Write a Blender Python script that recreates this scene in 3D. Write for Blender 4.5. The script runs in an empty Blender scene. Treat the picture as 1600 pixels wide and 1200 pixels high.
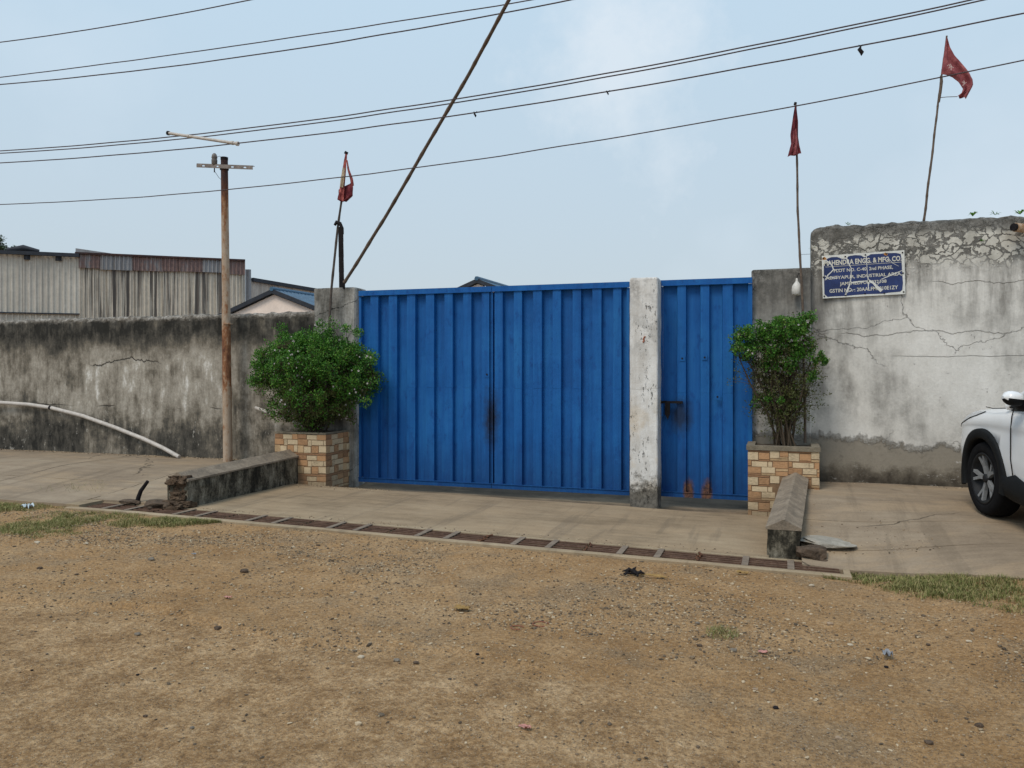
import bpy, math, random
from mathutils import Vector, Matrix, noise
random.seed(11)
R = math.radians
scn = bpy.context.scene
COL = scn.collection
TH = R(18.6)
CT, ST = math.cos(TH), math.sin(TH)
F = 1250.0          # focal length in photo pixels (1600 wide)
HY = 574.0          # horizon row
EYE = 1.6
# ------------------------------------------------------------------ camera
cam = bpy.data.cameras.new('camera'); cam_o = bpy.data.objects.new('camera', cam); COL.objects.link(cam_o)
cam.sensor_width = 36; cam.lens = F / 1600 * 36; cam.shift_y = -(600 - HY) / 1600
cam.clip_start = 0.05; cam.clip_end = 2000
cam_o.location = (0, 0, EYE); cam_o.rotation_euler = (R(90), 0, TH)
scn.camera = cam_o
# ------------------------------------------------------------------ world
SUN_EL, SUN_AZ = R(54), R(205)      # azimuth measured clockwise from +y
w = bpy.data.worlds.new('World'); scn.world = w; w.use_nodes = True
nt = w.node_tree; nt.nodes.clear()
wo = nt.nodes.new('ShaderNodeOutputWorld'); bg = nt.nodes.new('ShaderNodeBackground')
sky = nt.nodes.new('ShaderNodeTexSky'); sky.sky_type = 'NISHITA'; sky.sun_disc = False
sky.sun_elevation = SUN_EL; sky.sun_rotation = SUN_AZ
sky.air_density = 1.2; sky.dust_density = 2.5; sky.ozone_density = 1.5
tc = nt.nodes.new('ShaderNodeTexCoord'); sp = nt.nodes.new('ShaderNodeSeparateXYZ')
nt.links.new(tc.outputs['Generated'], sp.inputs[0])
rp = nt.nodes.new('ShaderNodeValToRGB')
els = rp.color_ramp.elements
els[0].position = 0.0; els[0].color = (5.1, 5.7, 6.1, 1)
els[1].position = 1.0; els[1].color = (4.5, 6.2, 8.1, 1)
e = els.new(0.12); e.color = (4.95, 5.85, 6.55, 1)
e = els.new(0.42); e.color = (5.05, 6.5, 7.7, 1)
nt.links.new(sp.outputs['Z'], rp.inputs[0])
mx = nt.nodes.new('ShaderNodeMix'); mx.data_type = 'RGBA'; mx.inputs[0].default_value = 0.86
nt.links.new(sky.outputs[0], mx.inputs[6]); nt.links.new(rp.outputs[0], mx.inputs[7])
cn = nt.nodes.new('ShaderNodeTexNoise'); cn.inputs['Scale'].default_value = 2.1; cn.inputs['Detail'].default_value = 7
cmap = nt.nodes.new('ShaderNodeMapping'); cmap.inputs['Scale'].default_value = (1, 1, 1.3); cmap.inputs['Location'].default_value = (3.1, 0.35, .2)
nt.links.new(tc.outputs['Generated'], cmap.inputs[0]); nt.links.new(cmap.outputs[0], cn.inputs['Vector'])
cr = nt.nodes.new('ShaderNodeValToRGB'); cr.color_ramp.elements[0].position = .52; cr.color_ramp.elements[0].color = (0, 0, 0, 1)
cr.color_ramp.elements[1].position = .74; cr.color_ramp.elements[1].color = (.42, .42, .42, 1)
nt.links.new(cn.outputs[0], cr.inputs[0])
mc = nt.nodes.new('ShaderNodeMix'); mc.data_type = 'RGBA'
nt.links.new(cr.outputs[0], mc.inputs[0]); nt.links.new(mx.outputs[2], mc.inputs[6]); mc.inputs[7].default_value = (6.5, 7.3, 8.1, 1)
# one soft cumulus patch over the pillar side of the sky
vd = nt.nodes.new('ShaderNodeVectorMath'); vd.operation = 'DISTANCE'; nt.links.new(tc.outputs['Generated'], vd.inputs[0]); vd.inputs[1].default_value = (-.175, .915, .352)
ma = nt.nodes.new('ShaderNodeMath'); ma.operation = 'MULTIPLY_ADD'; cn2 = nt.nodes.new('ShaderNodeTexNoise'); cn2.inputs['Scale'].default_value = 9; cn2.inputs['Detail'].default_value = 8; cn2.inputs['Roughness'].default_value = .62
nt.links.new(tc.outputs['Generated'], cn2.inputs['Vector']); nt.links.new(cn2.outputs[0], ma.inputs[0]); ma.inputs[1].default_value = -.34; nt.links.new(vd.outputs['Value'], ma.inputs[2])
mr = nt.nodes.new('ShaderNodeMapRange'); mr.inputs[1].default_value = -.03; mr.inputs[2].default_value = -.15; mr.inputs[3].default_value = 0; mr.inputs[4].default_value = .55; nt.links.new(ma.outputs[0], mr.inputs[0])
mc2 = nt.nodes.new('ShaderNodeMix'); mc2.data_type = 'RGBA'; nt.links.new(mr.outputs[0], mc2.inputs[0]); nt.links.new(mc.outputs[2], mc2.inputs[6]); mc2.inputs[7].default_value = (7.0, 7.5, 8.0, 1); mc = mc2
nt.links.new(mc.outputs[2], bg.inputs[0]); bg.inputs[1].default_value = 0.118
nt.links.new(bg.outputs[0], wo.inputs[0])
sl = bpy.data.lights.new('sun', 'SUN'); sl.energy = 1.9; sl.angle = R(22); sl.color = (1, .91, .78)
so = bpy.data.objects.new('sun', sl); COL.objects.link(so)
sd = Vector((math.sin(SUN_AZ) * math.cos(SUN_EL), math.cos(SUN_AZ) * math.cos(SUN_EL), math.sin(SUN_EL)))
so.rotation_euler = sd.to_track_quat('Z', 'Y').to_euler(); so.location = sd * 50
scn.view_settings.view_transform = 'Standard'; scn.view_settings.look = 'None'
scn.view_settings.exposure = 0; scn.view_settings.gamma = 1; scn.view_settings.use_curve_mapping = False
scn.render.engine = 'CYCLES'

# ------------------------------------------------------------------ helpers
def at(px, py, y):
    """photo pixel -> real point on the vertical plane at street depth y"""
    r = (px - 800) / F
    Z = y / (CT + ST * r)
    return Vector((Z * (CT * r - ST), y, EYE + (HY - py) * Z / F))
def nz(x, y=0., z=0.): return noise.noise(Vector((x, y, z)))
def fbm(x, y=0., z=0., o=4): return noise.fractal(Vector((x, y, z)), 1.0, 2.0, o)
def clamp(v, a=0., b=1.): return max(a, min(b, v))
def S(v): v = clamp(v); return v * v * (3 - 2 * v)

class MB:
    def __init__(s): s.v = []; s.f = []; s.mi = []; s.sm = []
    def add(s, vs, fs, mi=0, smooth=False):
        b = len(s.v); s.v += [tuple(v) for v in vs]
        for f in fs: s.f.append(tuple(b + i for i in f)); s.mi.append(mi); s.sm.append(smooth)
        return s
    def box(s, a, b, mi=0, M=None):
        x0, y0, z0 = a; x1, y1, z1 = b
        vs = [Vector(p) for p in ((x0,y0,z0),(x1,y0,z0),(x1,y1,z0),(x0,y1,z0),(x0,y0,z1),(x1,y0,z1),(x1,y1,z1),(x0,y1,z1))]
        if M: vs = [M @ v for v in vs]
        return s.add(vs, [(0,3,2,1),(4,5,6,7),(0,1,5,4),(1,2,6,5),(2,3,7,6),(3,0,4,7)], mi)
    def tube(s, pts, rad, n=8, mi=0, cap=True, smooth=True):
        pts = [Vector(p) for p in pts]
        if not isinstance(rad, (list, tuple)): rad = [rad] * len(pts)
        t0 = (pts[1] - pts[0]).normalized()
        a = t0.cross(Vector((0, 0, 1)))
        if a.length < .1: a = t0.cross(Vector((1, 0, 0)))
        a.normalize(); vs = []; fs = []
        for i, p in enumerate(pts):
            t = (pts[min(i + 1, len(pts) - 1)] - pts[max(i - 1, 0)]).normalized()
            a = (a - t * a.dot(t)).normalized(); b = t.cross(a)
            for k in range(n):
                an = 2 * math.pi * k / n
                vs.append(p + (a * math.cos(an) + b * math.sin(an)) * rad[i])
        for i in range(len(pts) - 1):
            for k in range(n):
                fs.append((i*n+k, i*n+(k+1) % n, (i+1)*n+(k+1) % n, (i+1)*n+k))
        s.add(vs, fs, mi, smooth)
        if cap:
            s.add(vs[:n], [tuple(reversed(range(n)))], mi); s.add(vs[-n:], [tuple(range(n))], mi)
        return s
    def lathe(s, prof, M=None, n=24, mi=0, smooth=True):
        """prof: (radius, height) about local z"""
        M = M or Matrix(); vs = []; fs = []
        for r_, h in prof:
            for k in range(n):
                a = 2 * math.pi * k / n; vs.append(M @ Vector((r_ * math.cos(a), r_ * math.sin(a), h)))
        for i in range(len(prof) - 1):
            for k in range(n): fs.append((i*n+k, i*n+(k+1) % n, (i+1)*n+(k+1) % n, (i+1)*n+k))
        return s.add(vs, fs, mi, smooth)
    def grid(s, P, mi=0, smooth=True):
        nr = len(P); nc = len(P[0]); fs = []
        for i in range(nr - 1):
            for j in range(nc - 1): fs.append((i*nc+j, i*nc+j+1, (i+1)*nc+j+1, (i+1)*nc+j))
        return s.add([p for r_ in P for p in r_], fs, mi, smooth)
    def prism(s, poly, off, mi=0):
        """poly: list of points, extruded by vector off"""
        n = len(poly); off = Vector(off)
        vs = [Vector(p) for p in poly] + [Vector(p) + off for p in poly]
        fs = [tuple(reversed(range(n))), tuple(range(n, 2 * n))] + [(i, (i+1) % n, n+(i+1) % n, n+i) for i in range(n)]
        return s.add(vs, fs, mi)
    def build(s, name, mats, parent=None, origin=None):
        me = bpy.data.meshes.new(name)
        o = Vector(origin) if origin is not None else (root_loc(parent) if parent else Vector())
        me.from_pydata([(v[0]-o.x, v[1]-o.y, v[2]-o.z) for v in s.v], [], s.f)
        for m in (mats if isinstance(mats, (list, tuple)) else [mats]): me.materials.append(m)
        me.polygons.foreach_set('material_index', s.mi); me.polygons.foreach_set('use_smooth', s.sm)
        me.update()
        ob = bpy.data.objects.new(name, me); COL.objects.link(ob)
        if parent:
            ob.parent = parent
        elif origin is not None: ob.location = o
        return ob
_W = {}
def root_loc(o): return _W.get(o.name, Vector())
def root(name, loc, label=None, cat=None, group=None, kind=None):
    o = bpy.data.objects.new(name, None); COL.objects.link(o); o.location = loc; o.empty_display_size = .1
    _W[o.name] = Vector(loc); tag(o, label, cat, group, kind); return o
def tag(o, label=None, cat=None, group=None, kind=None):
    if label: o['label'] = label
    if cat: o['category'] = cat
    if group: o['group'] = group
    if kind: o['kind'] = kind
    return o
def sub(mb, name, mats, part):
    """a sub-part: part sits at its root's origin, so the same offset holds"""
    r_ = part.parent if part.parent else part
    o = mb.build(name, mats, None, None)
    off = root_loc(r_)
    o.data.transform(Matrix.Translation(-off)); o.parent = part
    return o

class M:
    def __init__(s, name):
        s.m = bpy.data.materials.new(name); s.m.use_nodes = True; s.t = s.m.node_tree; s.t.nodes.clear()
        s.o = s.n('OutputMaterial'); s.b = s.n('BsdfPrincipled'); s.l(s.b.outputs[0], s.o.inputs[0])
        s.geo = s.n('NewGeometry'); s.P = s.geo.outputs['Position']
    def n(s, t): return s.t.nodes.new('ShaderNode' + t)
    def l(s, a, b): s.t.links.new(a, b)
    def put(s, sock, v):
        if isinstance(v, bpy.types.NodeSocket): s.l(v, sock)
        elif isinstance(v, (tuple, list)) and len(v) == 3 and sock.type == 'RGBA': sock.default_value = (*v, 1)
        else: sock.default_value = v
    def map(s, sc=(1, 1, 1), loc=(0, 0, 0), rot=(0, 0, 0), vec=None):
        k = s.n('Mapping'); s.l(vec or s.P, k.inputs[0]); k.inputs['Scale'].default_value = sc
        k.inputs['Location'].default_value = loc; k.inputs['Rotation'].default_value = rot; return k.outputs[0]
    def noise(s, sc=1, det=4, rough=.55, vec=None, dist=0):
        k = s.n('TexNoise'); s.l(vec or s.P, k.inputs['Vector']); k.inputs['Scale'].default_value = sc
        k.inputs['Detail'].default_value = det; k.inputs['Roughness'].default_value = rough; k.inputs['Distortion'].default_value = dist
        return k.outputs[0]
    def vor(s, sc=1, feat='F1', vec=None, out=0, rnd=1):
        k = s.n('TexVoronoi'); k.feature = feat; s.l(vec or s.P, k.inputs['Vector']); k.inputs['Scale'].default_value = sc
        k.inputs['Randomness'].default_value = rnd; return k.outputs[out]
    def math(s, op, a, b=0., c=0.):
        k = s.n('Math'); k.operation = op; s.put(k.inputs[0], a); s.put(k.inputs[1], b); s.put(k.inputs[2], c); return k.outputs[0]
    def add(s, a, b): return s.math('ADD', a, b)
    def mul(s, a, b): return s.math('MULTIPLY', a, b)
    def rng(s, v, a, b, c=0., d=1.):
        k = s.n('MapRange'); k.interpolation_type = 'SMOOTHSTEP' if a < b else 'LINEAR'
        s.put(k.inputs[0], v)
        for i, q in enumerate((a, b, c, d)): s.put(k.inputs[i + 1], q)
        return k.outputs[0]
    def mix(s, f, a, b, mode='MIX'):
        k = s.n('Mix'); k.data_type = 'RGBA'; k.blend_type = mode; s.put(k.inputs[0], f); s.put(k.inputs[6], a); s.put(k.inputs[7], b); return k.outputs[2]
    def ramp(s, f, st):
        k = s.n('ValToRGB'); s.l(f, k.inputs[0]); e = k.color_ramp.elements
        e[0].position, e[0].color = st[0][0], (*st[0][1], 1); e[1].position, e[1].color = st[-1][0], (*st[-1][1], 1)
        for p, c in st[1:-1]: q = e.new(p); q.color = (*c, 1)
        return k.outputs[0]
    def xyz(s):
        k = s.n('SeparateXYZ'); s.l(s.P, k.inputs[0]); return k.outputs
    def rand(s): return s.n('ObjectInfo').outputs['Random']
    def bump(s, h, d=.01, st=1., nrm=None):
        k = s.n('Bump'); s.put(k.inputs['Height'], h); k.inputs['Distance'].default_value = d; k.inputs['Strength'].default_value = st
        if nrm: s.l(nrm, k.inputs['Normal'])
        return k.outputs[0]
    def out(s, col, rough=.85, nrm=None, metal=0, spec=.3):
        s.put(s.b.inputs['Base Color'], col); s.put(s.b.inputs['Roughness'], rough); s.put(s.b.inputs['Metallic'], metal)
        s.b.inputs['Specular IOR Level'].default_value = spec
        if nrm: s.l(nrm, s.b.inputs['Normal'])
        return s.m

# ------------------------------------------------------------------ materials
def m_dirt():
    m = M('dirt'); x, y, z = m.xyz()
    big = m.noise(.5, 6, .62); mid = m.noise(3.1, 8, .72); fin = m.noise(38, 9, .85); grain = m.noise(140, 4, .75)
    c = m.ramp(m.add(m.mul(big, .5), m.mul(mid, .5)), [(.34, (.305, .175, .078)), (.45, (.415, .250, .116)), (.53, (.47, .298, .150)), (.66, (.53, .362, .202))])
    # older compacted road crust nearer the street middle: paler, granular
    wy = m.add(y, m.mul(m.add(m.noise(1.1, 6, .65), -.5), 1.1)); wy = m.add(wy, m.mul(m.math('MAXIMUM', m.add(x, .9), 0.), .55))
    road = m.rng(wy, 4.02, 3.82)
    blot = m.add(m.mul(m.noise(24, 9, .85), .55), m.mul(m.noise(3.5, 6, .7), .45))
    rc = m.ramp(blot, [(.40, (.24, .142, .068)), (.48, (.41, .255, .126)), (.54, (.55, .368, .200)), (.62, (.70, .50, .30))])
    c = m.mix(m.mul(road, .85), c, rc)
    gp = m.mul(m.rng(m.noise(1.3, 7, .7, m.map(loc=(7, 2, 0))), .50, .62), m.rng(wy, 3.9, 4.3))
    c = m.mix(m.mul(gp, .40), c, (.25, .195, .13))
    def flecks(sc, thr, rad, cols, amt, c):
        col = m.vor(sc, 'F1', out=1); bw = m.n('SeparateColor'); m.l(col, bw.inputs[0]); d = m.vor(sc, 'F1')
        k = m.mul(m.rng(bw.outputs[0], thr, thr + .02), m.rng(d, rad, rad * .8)); return m.mix(m.mul(k, amt), c, m.ramp(bw.outputs[1], cols)), k
    c, k1 = flecks(70, .62, .42, [(0, (.14, .10, .07)), (.4, (.23, .17, .115)), (.7, (.38, .29, .20)), (1, (.55, .46, .36))], m.add(.35, m.mul(gp, .6)), c)
    c, k2 = flecks(135, .55, .45, [(0, (.13, .10, .075)), (.5, (.28, .21, .14)), (.8, (.50, .40, .28)), (1, (.62, .54, .43))], .65, c)
    c = m.mix(m.mul(m.rng(fin, .40, .60), .9), m.mix(1, c, (.66, .63, .60), 'MULTIPLY'), m.mix(1, c, (1.16, 1.16, 1.16), 'MULTIPLY'))
    h = m.add(m.mul(fin, .6), m.add(m.mul(grain, .2), m.mul(mid, .6))); h = m.add(h, m.add(m.mul(k1, .22), m.mul(k2, .08)))
    return m.out(c, .95, m.bump(h, .022, 1), spec=.1)
def m_concrete(name, base=(.27, .222, .165), dark=(.185, .150, .112), lite=(.35, .295, .225), crack=False, yard=False):
    m = M(name); x, y, z = m.xyz()
    a = m.noise(.9, 6, .62); b = m.noise(5, 6, .7); st = m.noise(3, 5, .6, m.map((.5, 3, 1), rot=(0, 0, .25))); f = m.noise(55, 5, .7)
    c = m.ramp(m.add(m.mul(a, .5), m.add(m.mul(b, .2), m.mul(st, .3))), [(.33, dark), (.5, base), (.66, lite)])
    c = m.mix(m.mul(m.rng(m.noise(7, 5, .7, m.map((.4, 1.6, 1))), .58, .72), .35), c, (.15, .12, .09))
    dr_ = m.rng(m.noise(1.4, 8, .7, m.map((.6, 1.5, 1), (3, 8, 0))), .47, .62); c = m.mix(m.mul(dr_, .4), c, (.40, .29, .18))
    tk = m.noise(1, 7, .6, m.map((5.5, .45, 1), rot=(0, 0, .35))); c = m.mix(m.mul(m.rng(tk, .53, .66), .38), c, (.15, .115, .08))
    sp_ = m.rng(m.noise(17, 7, .8), .60, .68); c = m.mix(m.mul(sp_, .4), c, (.13, .10, .07))
    c = m.mix(.4, c, m.mix(1, c, m.ramp(f, [(.3, (.7, .7, .7)), (.7, (1.25, 1.25, 1.25))]), 'MULTIPLY'))
    h = m.add(m.mul(b, .5), m.mul(f, .25))
    if crack:
        v = m.n('Vector' + 'Math'); v.operation = 'ADD'; m.l(m.P, v.inputs[0])
        nn = m.n('TexNoise'); m.l(m.P, nn.inputs['Vector']); nn.inputs['Scale'].default_value = 3; nn.inputs['Detail'].default_value = 5
        vs = m.n('VectorMath'); vs.operation = 'SCALE'; m.l(nn.outputs[1], vs.inputs[0]); vs.inputs['Scale'].default_value = .25
        m.l(vs.outputs[0], v.inputs[1])
        d = m.vor(.42, 'DISTANCE_TO_EDGE', v.outputs[0]); k = m.mul(m.rng(d, .004, .001), m.rng(m.noise(.7, 2), .5, .58))
        c = m.mix(m.mul(k, .75), c, (.07, .055, .04)); h = m.math('SUBTRACT', h, k)
    return m.out(c, .9, m.bump(h, .008, 1), spec=.2)
def crackmask(m, sc, wdt, loc=(0, 0, 0)):
    v = m.n('VectorMath'); v.operation = 'ADD'; m.l(m.map((1, 1, 1.6), loc), v.inputs[0])
    nn = m.n('TexNoise'); m.l(m.P, nn.inputs['Vector']); nn.inputs['Scale'].default_value = 2.2; nn.inputs['Detail'].default_value = 7; nn.inputs['Roughness'].default_value = .65
    vs = m.n('VectorMath'); vs.operation = 'SCALE'; m.l(nn.outputs[1], vs.inputs[0]); vs.inputs['Scale'].default_value = .55; m.l(vs.outputs[0], v.inputs[1])
    return m.rng(m.vor(sc, 'DISTANCE_TO_EDGE', v.outputs[0]), wdt, wdt * .2)
def m_left_wall():
    m = M('stained_plaster'); x, y, z = m.xyz()
    st = m.noise(1, 7, .68, m.map((4.2, 4.2, 1.0))); st2 = m.noise(1, 6, .72, m.map((13, 13, 3.4))); blob = m.noise(1.7, 9, .72); fn = m.noise(30, 6, .75)
    lvl = m.add(m.mul(st, .36), m.add(m.mul(st2, .18), m.mul(blob, .46)))
    lvl = m.add(m.mul(m.add(lvl, -.5), 1.35), .5)
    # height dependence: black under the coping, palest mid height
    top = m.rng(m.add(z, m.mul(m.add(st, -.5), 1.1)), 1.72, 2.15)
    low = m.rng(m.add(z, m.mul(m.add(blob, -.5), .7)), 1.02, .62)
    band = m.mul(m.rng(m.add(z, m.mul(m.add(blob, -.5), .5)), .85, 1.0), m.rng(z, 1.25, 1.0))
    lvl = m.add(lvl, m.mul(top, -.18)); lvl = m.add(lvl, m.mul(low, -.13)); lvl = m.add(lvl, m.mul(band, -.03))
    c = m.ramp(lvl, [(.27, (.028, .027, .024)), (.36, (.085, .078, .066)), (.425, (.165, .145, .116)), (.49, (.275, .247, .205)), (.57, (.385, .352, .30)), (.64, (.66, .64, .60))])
    fl = m.mul(m.rng(m.noise(1, 6, .8, m.map((9, 9, 5))), .60, .66), m.rng(z, 2.0, .7)); c = m.mix(m.mul(fl, .55), c, (.60, .57, .51))
    cope = m.rng(m.add(z, m.mul(m.add(m.noise(9, 5, .7), -.5), .16)), 2.28, 2.36)
    cc = m.ramp(m.noise(13, 7, .8), [(.36, (.07, .062, .052)), (.5, (.21, .19, .165)), (.64, (.44, .41, .37))])
    c = m.mix(cope, c, cc)
    # horizontal crack
    hz = m.add(z, m.mul(m.add(m.noise(1.1, 8, .66, m.map((1, 0, .2), (2, 0, 0))), -.5), .55)); k = m.mul(m.rng(m.math('ABSOLUTE', m.add(hz, -1.68)), .014, .003), m.mul(m.rng(m.noise(.9, 2), .47, .56), m.rng(x, -11.2, -10.2)))
    hz2 = m.add(z, m.mul(m.add(m.noise(2.6, 6, .6, m.map((1, 0, .2), (5, 0, 0))), -.5), .12)); k2 = m.mul(m.rng(m.math('ABSOLUTE', m.add(hz2, -1.0)), .011, .003), m.rng(m.noise(1.3, 2), .50, .6))
    k = m.math('MAXIMUM', k, k2)
    c = m.mix(m.mul(k, .8), c, (.03, .028, .025))
    c = m.mix(.5, c, m.mix(1, c, m.ramp(fn, [(.3, (.55, .55, .55)), (.7, (1.4, 1.4, 1.4))]), 'MULTIPLY'))
    h = m.add(m.mul(blob, .5), m.add(m.mul(fn, .2), m.mul(k, -.6))); h = m.add(h, m.mul(cope, m.noise(20, 5, .7)))
    return m.out(c, .93, m.bump(h, .02, 1), spec=.15)
def m_right_wall(name, pier=False):
    m = M(name); x, y, z = m.xyz()
    st = m.noise(1, 7, .65, m.map((4, 4, .9))); blob = m.noise(1.0, 7, .62, m.map(loc=(3, 1, 4))); blob2 = m.noise(4, 7, .7); fn = m.noise(38, 6, .75)
    lvl = m.add(m.mul(st, .35), m.add(m.mul(blob, .35), m.mul(blob2, .3)))
    left = m.rng(m.add(x, m.mul(m.add(blob, -.5), 1.6)), 1.7, .3)
    up = m.rng(m.add(z, m.mul(m.add(blob2, -.5), .8)), 1.6, 2.9); ss = m.noise(1, 7, .72, m.map((11, 11, 1.3), (1, 0, 2)))
    lvl = m.add(lvl, m.mul(m.add(ss, -.5), m.mul(up, .5)))
    lvl2 = m.add(lvl, m.add(m.mul(left, -.075), m.mul(up, -.085)))
    c = m.ramp(lvl2, [(.27, (.15, .142, .13)), (.36, (.29, .275, .25)), (.42, (.46, .44, .405)), (.48, (.61, .585, .54)), (.58, (.72, .695, .65))])
    # mossy dark top with peeled whitewash flakes
    vv = m.n('VectorMath'); vv.operation = 'ADD'; m.l(m.map((1, 1, 1.35)), vv.inputs[0])
    nn = m.n('TexNoise'); m.l(m.P, nn.inputs['Vector']); nn.inputs['Scale'].default_value = 7; nn.inputs['Detail'].default_value = 5
    vs = m.n('VectorMath'); vs.operation = 'SCALE'; m.l(nn.outputs[1], vs.inputs[0]); vs.inputs['Scale'].default_value = .34; m.l(vs.outputs[0], vv.inputs[1])
    cell = m.vor(7.5, 'DISTANCE_TO_EDGE', vv.outputs[0]); fl = m.mul(m.rng(m.add(cell, m.mul(m.add(m.noise(15, 6, .8), -.5), .45)), .05, .10), m.rng(m.noise(3.2, 6, .7, m.map(loc=(1, 1, 1))), .44, .50))
    mz = m.add(z, m.mul(m.add(m.noise(1.6, 6, .65), -.5), .5)); topm = m.rng(mz, 2.60, 2.86)
    moss = m.ramp(m.noise(14, 7, .8), [(.35, (.050, .048, .044)), (.5, (.115, .11, .098)), (.66, (.24, .225, .205))])
    tcx = m.mix(m.mul(fl, m.rng(z, 3.12, 3.04)), moss, m.ramp(blob2, [(.4, (.42, .40, .35)), (.6, (.60, .575, .51))]))
    c = m.mix(m.mul(topm, .9) if not pier else m.rng(m.add(z, m.mul(m.add(st, -.5), 1.4)), 1.9, 3.0), c, tcx if not pier else moss)
    # grey cement dado with ragged edge, white remnants
    edge = m.add(z, m.add(m.mul(m.add(m.noise(1.7, 6, .7, m.map((1, 0, 0))), -.5), -.42), m.mul(m.add(m.noise(7, 8, .85), -.5), .34)))
    edge = m.add(edge, m.mul(m.rng(x, 1.2, .4), -.10))
    dado = m.rng(edge, .765, .695)
    dc = m.ramp(m.add(m.mul(m.noise(5, 7, .75), .7), m.mul(m.rng(z, .3, .6), .3)), [(.3, (.055, .046, .036)), (.46, (.13, .112, .088)), (.62, (.27, .24, .195))])
    rem = m.mul(m.rng(m.noise(9, 8, .82, m.map((.8, 1, 1.5), (4, 0, 9))), .56, .62), m.rng(m.noise(2, 3), .46, .6)); dc = m.mix(rem, dc, (.52, .50, .46))
    c = m.mix(dado, c, dc)
    ck = m.mul(crackmask(m, .55, .0035), m.rng(m.noise(1.1, 2, .5, m.map(loc=(0, 0, 3))), .42, .5))
    pk = m.mul(m.rng(m.noise(26, 5, .7), .655, .68), m.rng(m.noise(2.2, 3, .6), .5, .62))
    hz = m.add(z, m.mul(m.add(m.noise(1.6, 6, .6, m.map((1, 0, 0))), -.5), .30))
    k1 = m.mul(m.rng(m.math('ABSOLUTE', m.add(hz, -2.52)), .006, .001), m.rng(x, 1.5, 1.7))
    k2 = m.mul(m.rng(m.math('ABSOLUTE', m.add(hz, -1.98)), .007, .002), m.rng(m.noise(1.2, 2), .42, .5))
    hz3 = m.add(z, m.mul(m.add(m.noise(2.6, 6, .6, m.map((1, 0, 0), (7, 0, 0))), -.5), .06)); k3 = m.mul(m.rng(m.math('ABSOLUTE', m.add(hz3, -1.72)), .005, .001), m.rng(x, 1.1, 1.4))
    k = m.math('MAXIMUM', m.math('MAXIMUM', m.math('MAXIMUM', ck, k1), k2), m.math('MAXIMUM', k3, pk))
    k = m.mul(k, m.math('SUBTRACT', 1, dado))
    c = m.mix(m.mul(k, .36), c, (.14, .13, .115))
    c = m.mix(.35, c, m.mix(1, c, m.ramp(fn, [(.3, (.72, .72, .72)), (.7, (1.2, 1.2, 1.2))]), 'MULTIPLY'))
    h = m.add(m.mul(blob2, .35), m.add(m.mul(fn, .15), m.add(m.mul(k, -.5), m.mul(dado, -.7)))); h = m.add(h, m.mul(m.mul(topm, fl), .4))
    return m.out(c, .9, m.bump(h, .02, 1), spec=.15)
def m_pier():
    m = M('grey_weathered_pier'); x, y, z = m.xyz()
    st = m.noise(1, 7, .7, m.map((9, 9, .9))); b = m.noise(5, 7, .7); fn = m.noise(36, 6, .75)
    lvl = m.add(m.mul(st, .6), m.mul(b, .4)); lvl = m.add(lvl, m.mul(m.rng(x, -5.75, -5.45), .05))
    c = m.ramp(lvl, [(.33, (.04, .038, .034)), (.43, (.13, .125, .112)), (.52, (.25, .24, .22)), (.63, (.42, .405, .375))])
    ck = crackmask(m, .9, .006, (2, 0, 0)); c = m.mix(m.mul(ck, .8), c, (.03, .03, .03))
    c = m.mix(.5, c, m.mix(1, c, m.ramp(fn, [(.3, (.6, .6, .6)), (.7, (1.3, 1.3, 1.3))]), 'MULTIPLY'))
    return m.out(c, .93, m.bump(m.add(m.mul(b, .5), m.add(m.mul(fn, .2), m.mul(ck, -.6))), .02, 1), spec=.15)
def m_pillar():
    m = M('whitewashed_pillar'); x, y, z = m.xyz()
    b = m.noise(3, 7, .65); fn = m.noise(45, 6, .75); st = m.noise(1, 6, .7, m.map((12, 12, 2)))
    c = m.ramp(m.add(m.mul(b, .6), m.mul(st, .4)), [(.33, (.44, .41, .37)), (.46, (.60, .58, .55)), (.6, (.74, .73, .71))])
    yel = m.mul(m.rng(m.noise(2.5, 4, .6, m.map(loc=(4, 4, 2))), .5, .65), m.rng(z, 1.5, .9)); c = m.mix(m.mul(yel, .45), c, (.56, .43, .27))
    ch = m.mul(m.rng(m.noise(1, 7, .78, m.map((34, 34, 15))), .575, .60), m.rng(m.noise(4.5, 4, .6, m.map((1, 1, .5), (2, 0, 0))), .47, .56))
    c = m.mix(m.mul(ch, .85), c, (.13, .12, .11))
    tp = m.mul(m.rng(z, 2.05, 2.6), m.rng(m.noise(8, 6, .7), .42, .62)); c = m.mix(m.mul(tp, .6), c, (.27, .26, .25))
    pt = m.mul(m.rng(m.math('ABSOLUTE', m.add(m.add(z, -2.1), m.mul(b, .2))), .35, .1), m.rng(m.noise(6, 5, .7, m.map(loc=(9, 0, 0))), .47, .56)); c = m.mix(m.mul(pt, .5), c, (.36, .35, .33))
    ln = m.mul(m.rng(m.math('ABSOLUTE', m.add(m.add(z, m.mul(m.noise(5, 4), .05)), -1.38)), .006, .002), 1.); c = m.mix(m.mul(ln, .35), c, (.25, .24, .22))
    base = m.rng(m.add(z, m.mul(m.add(m.noise(11, 6, .8), -.5), .75)), .34, .2)
    c = m.mix(m.mul(base, .95), c, m.ramp(m.noise(16, 6, .75), [(.35, (.045, .04, .033)), (.65, (.20, .18, .15))]))
    return m.out(c, .88, m.bump(m.add(m.mul(fn, .25), m.add(m.mul(ch, -.6), m.mul(b, .4))), .014, 1), spec=.2)
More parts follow.
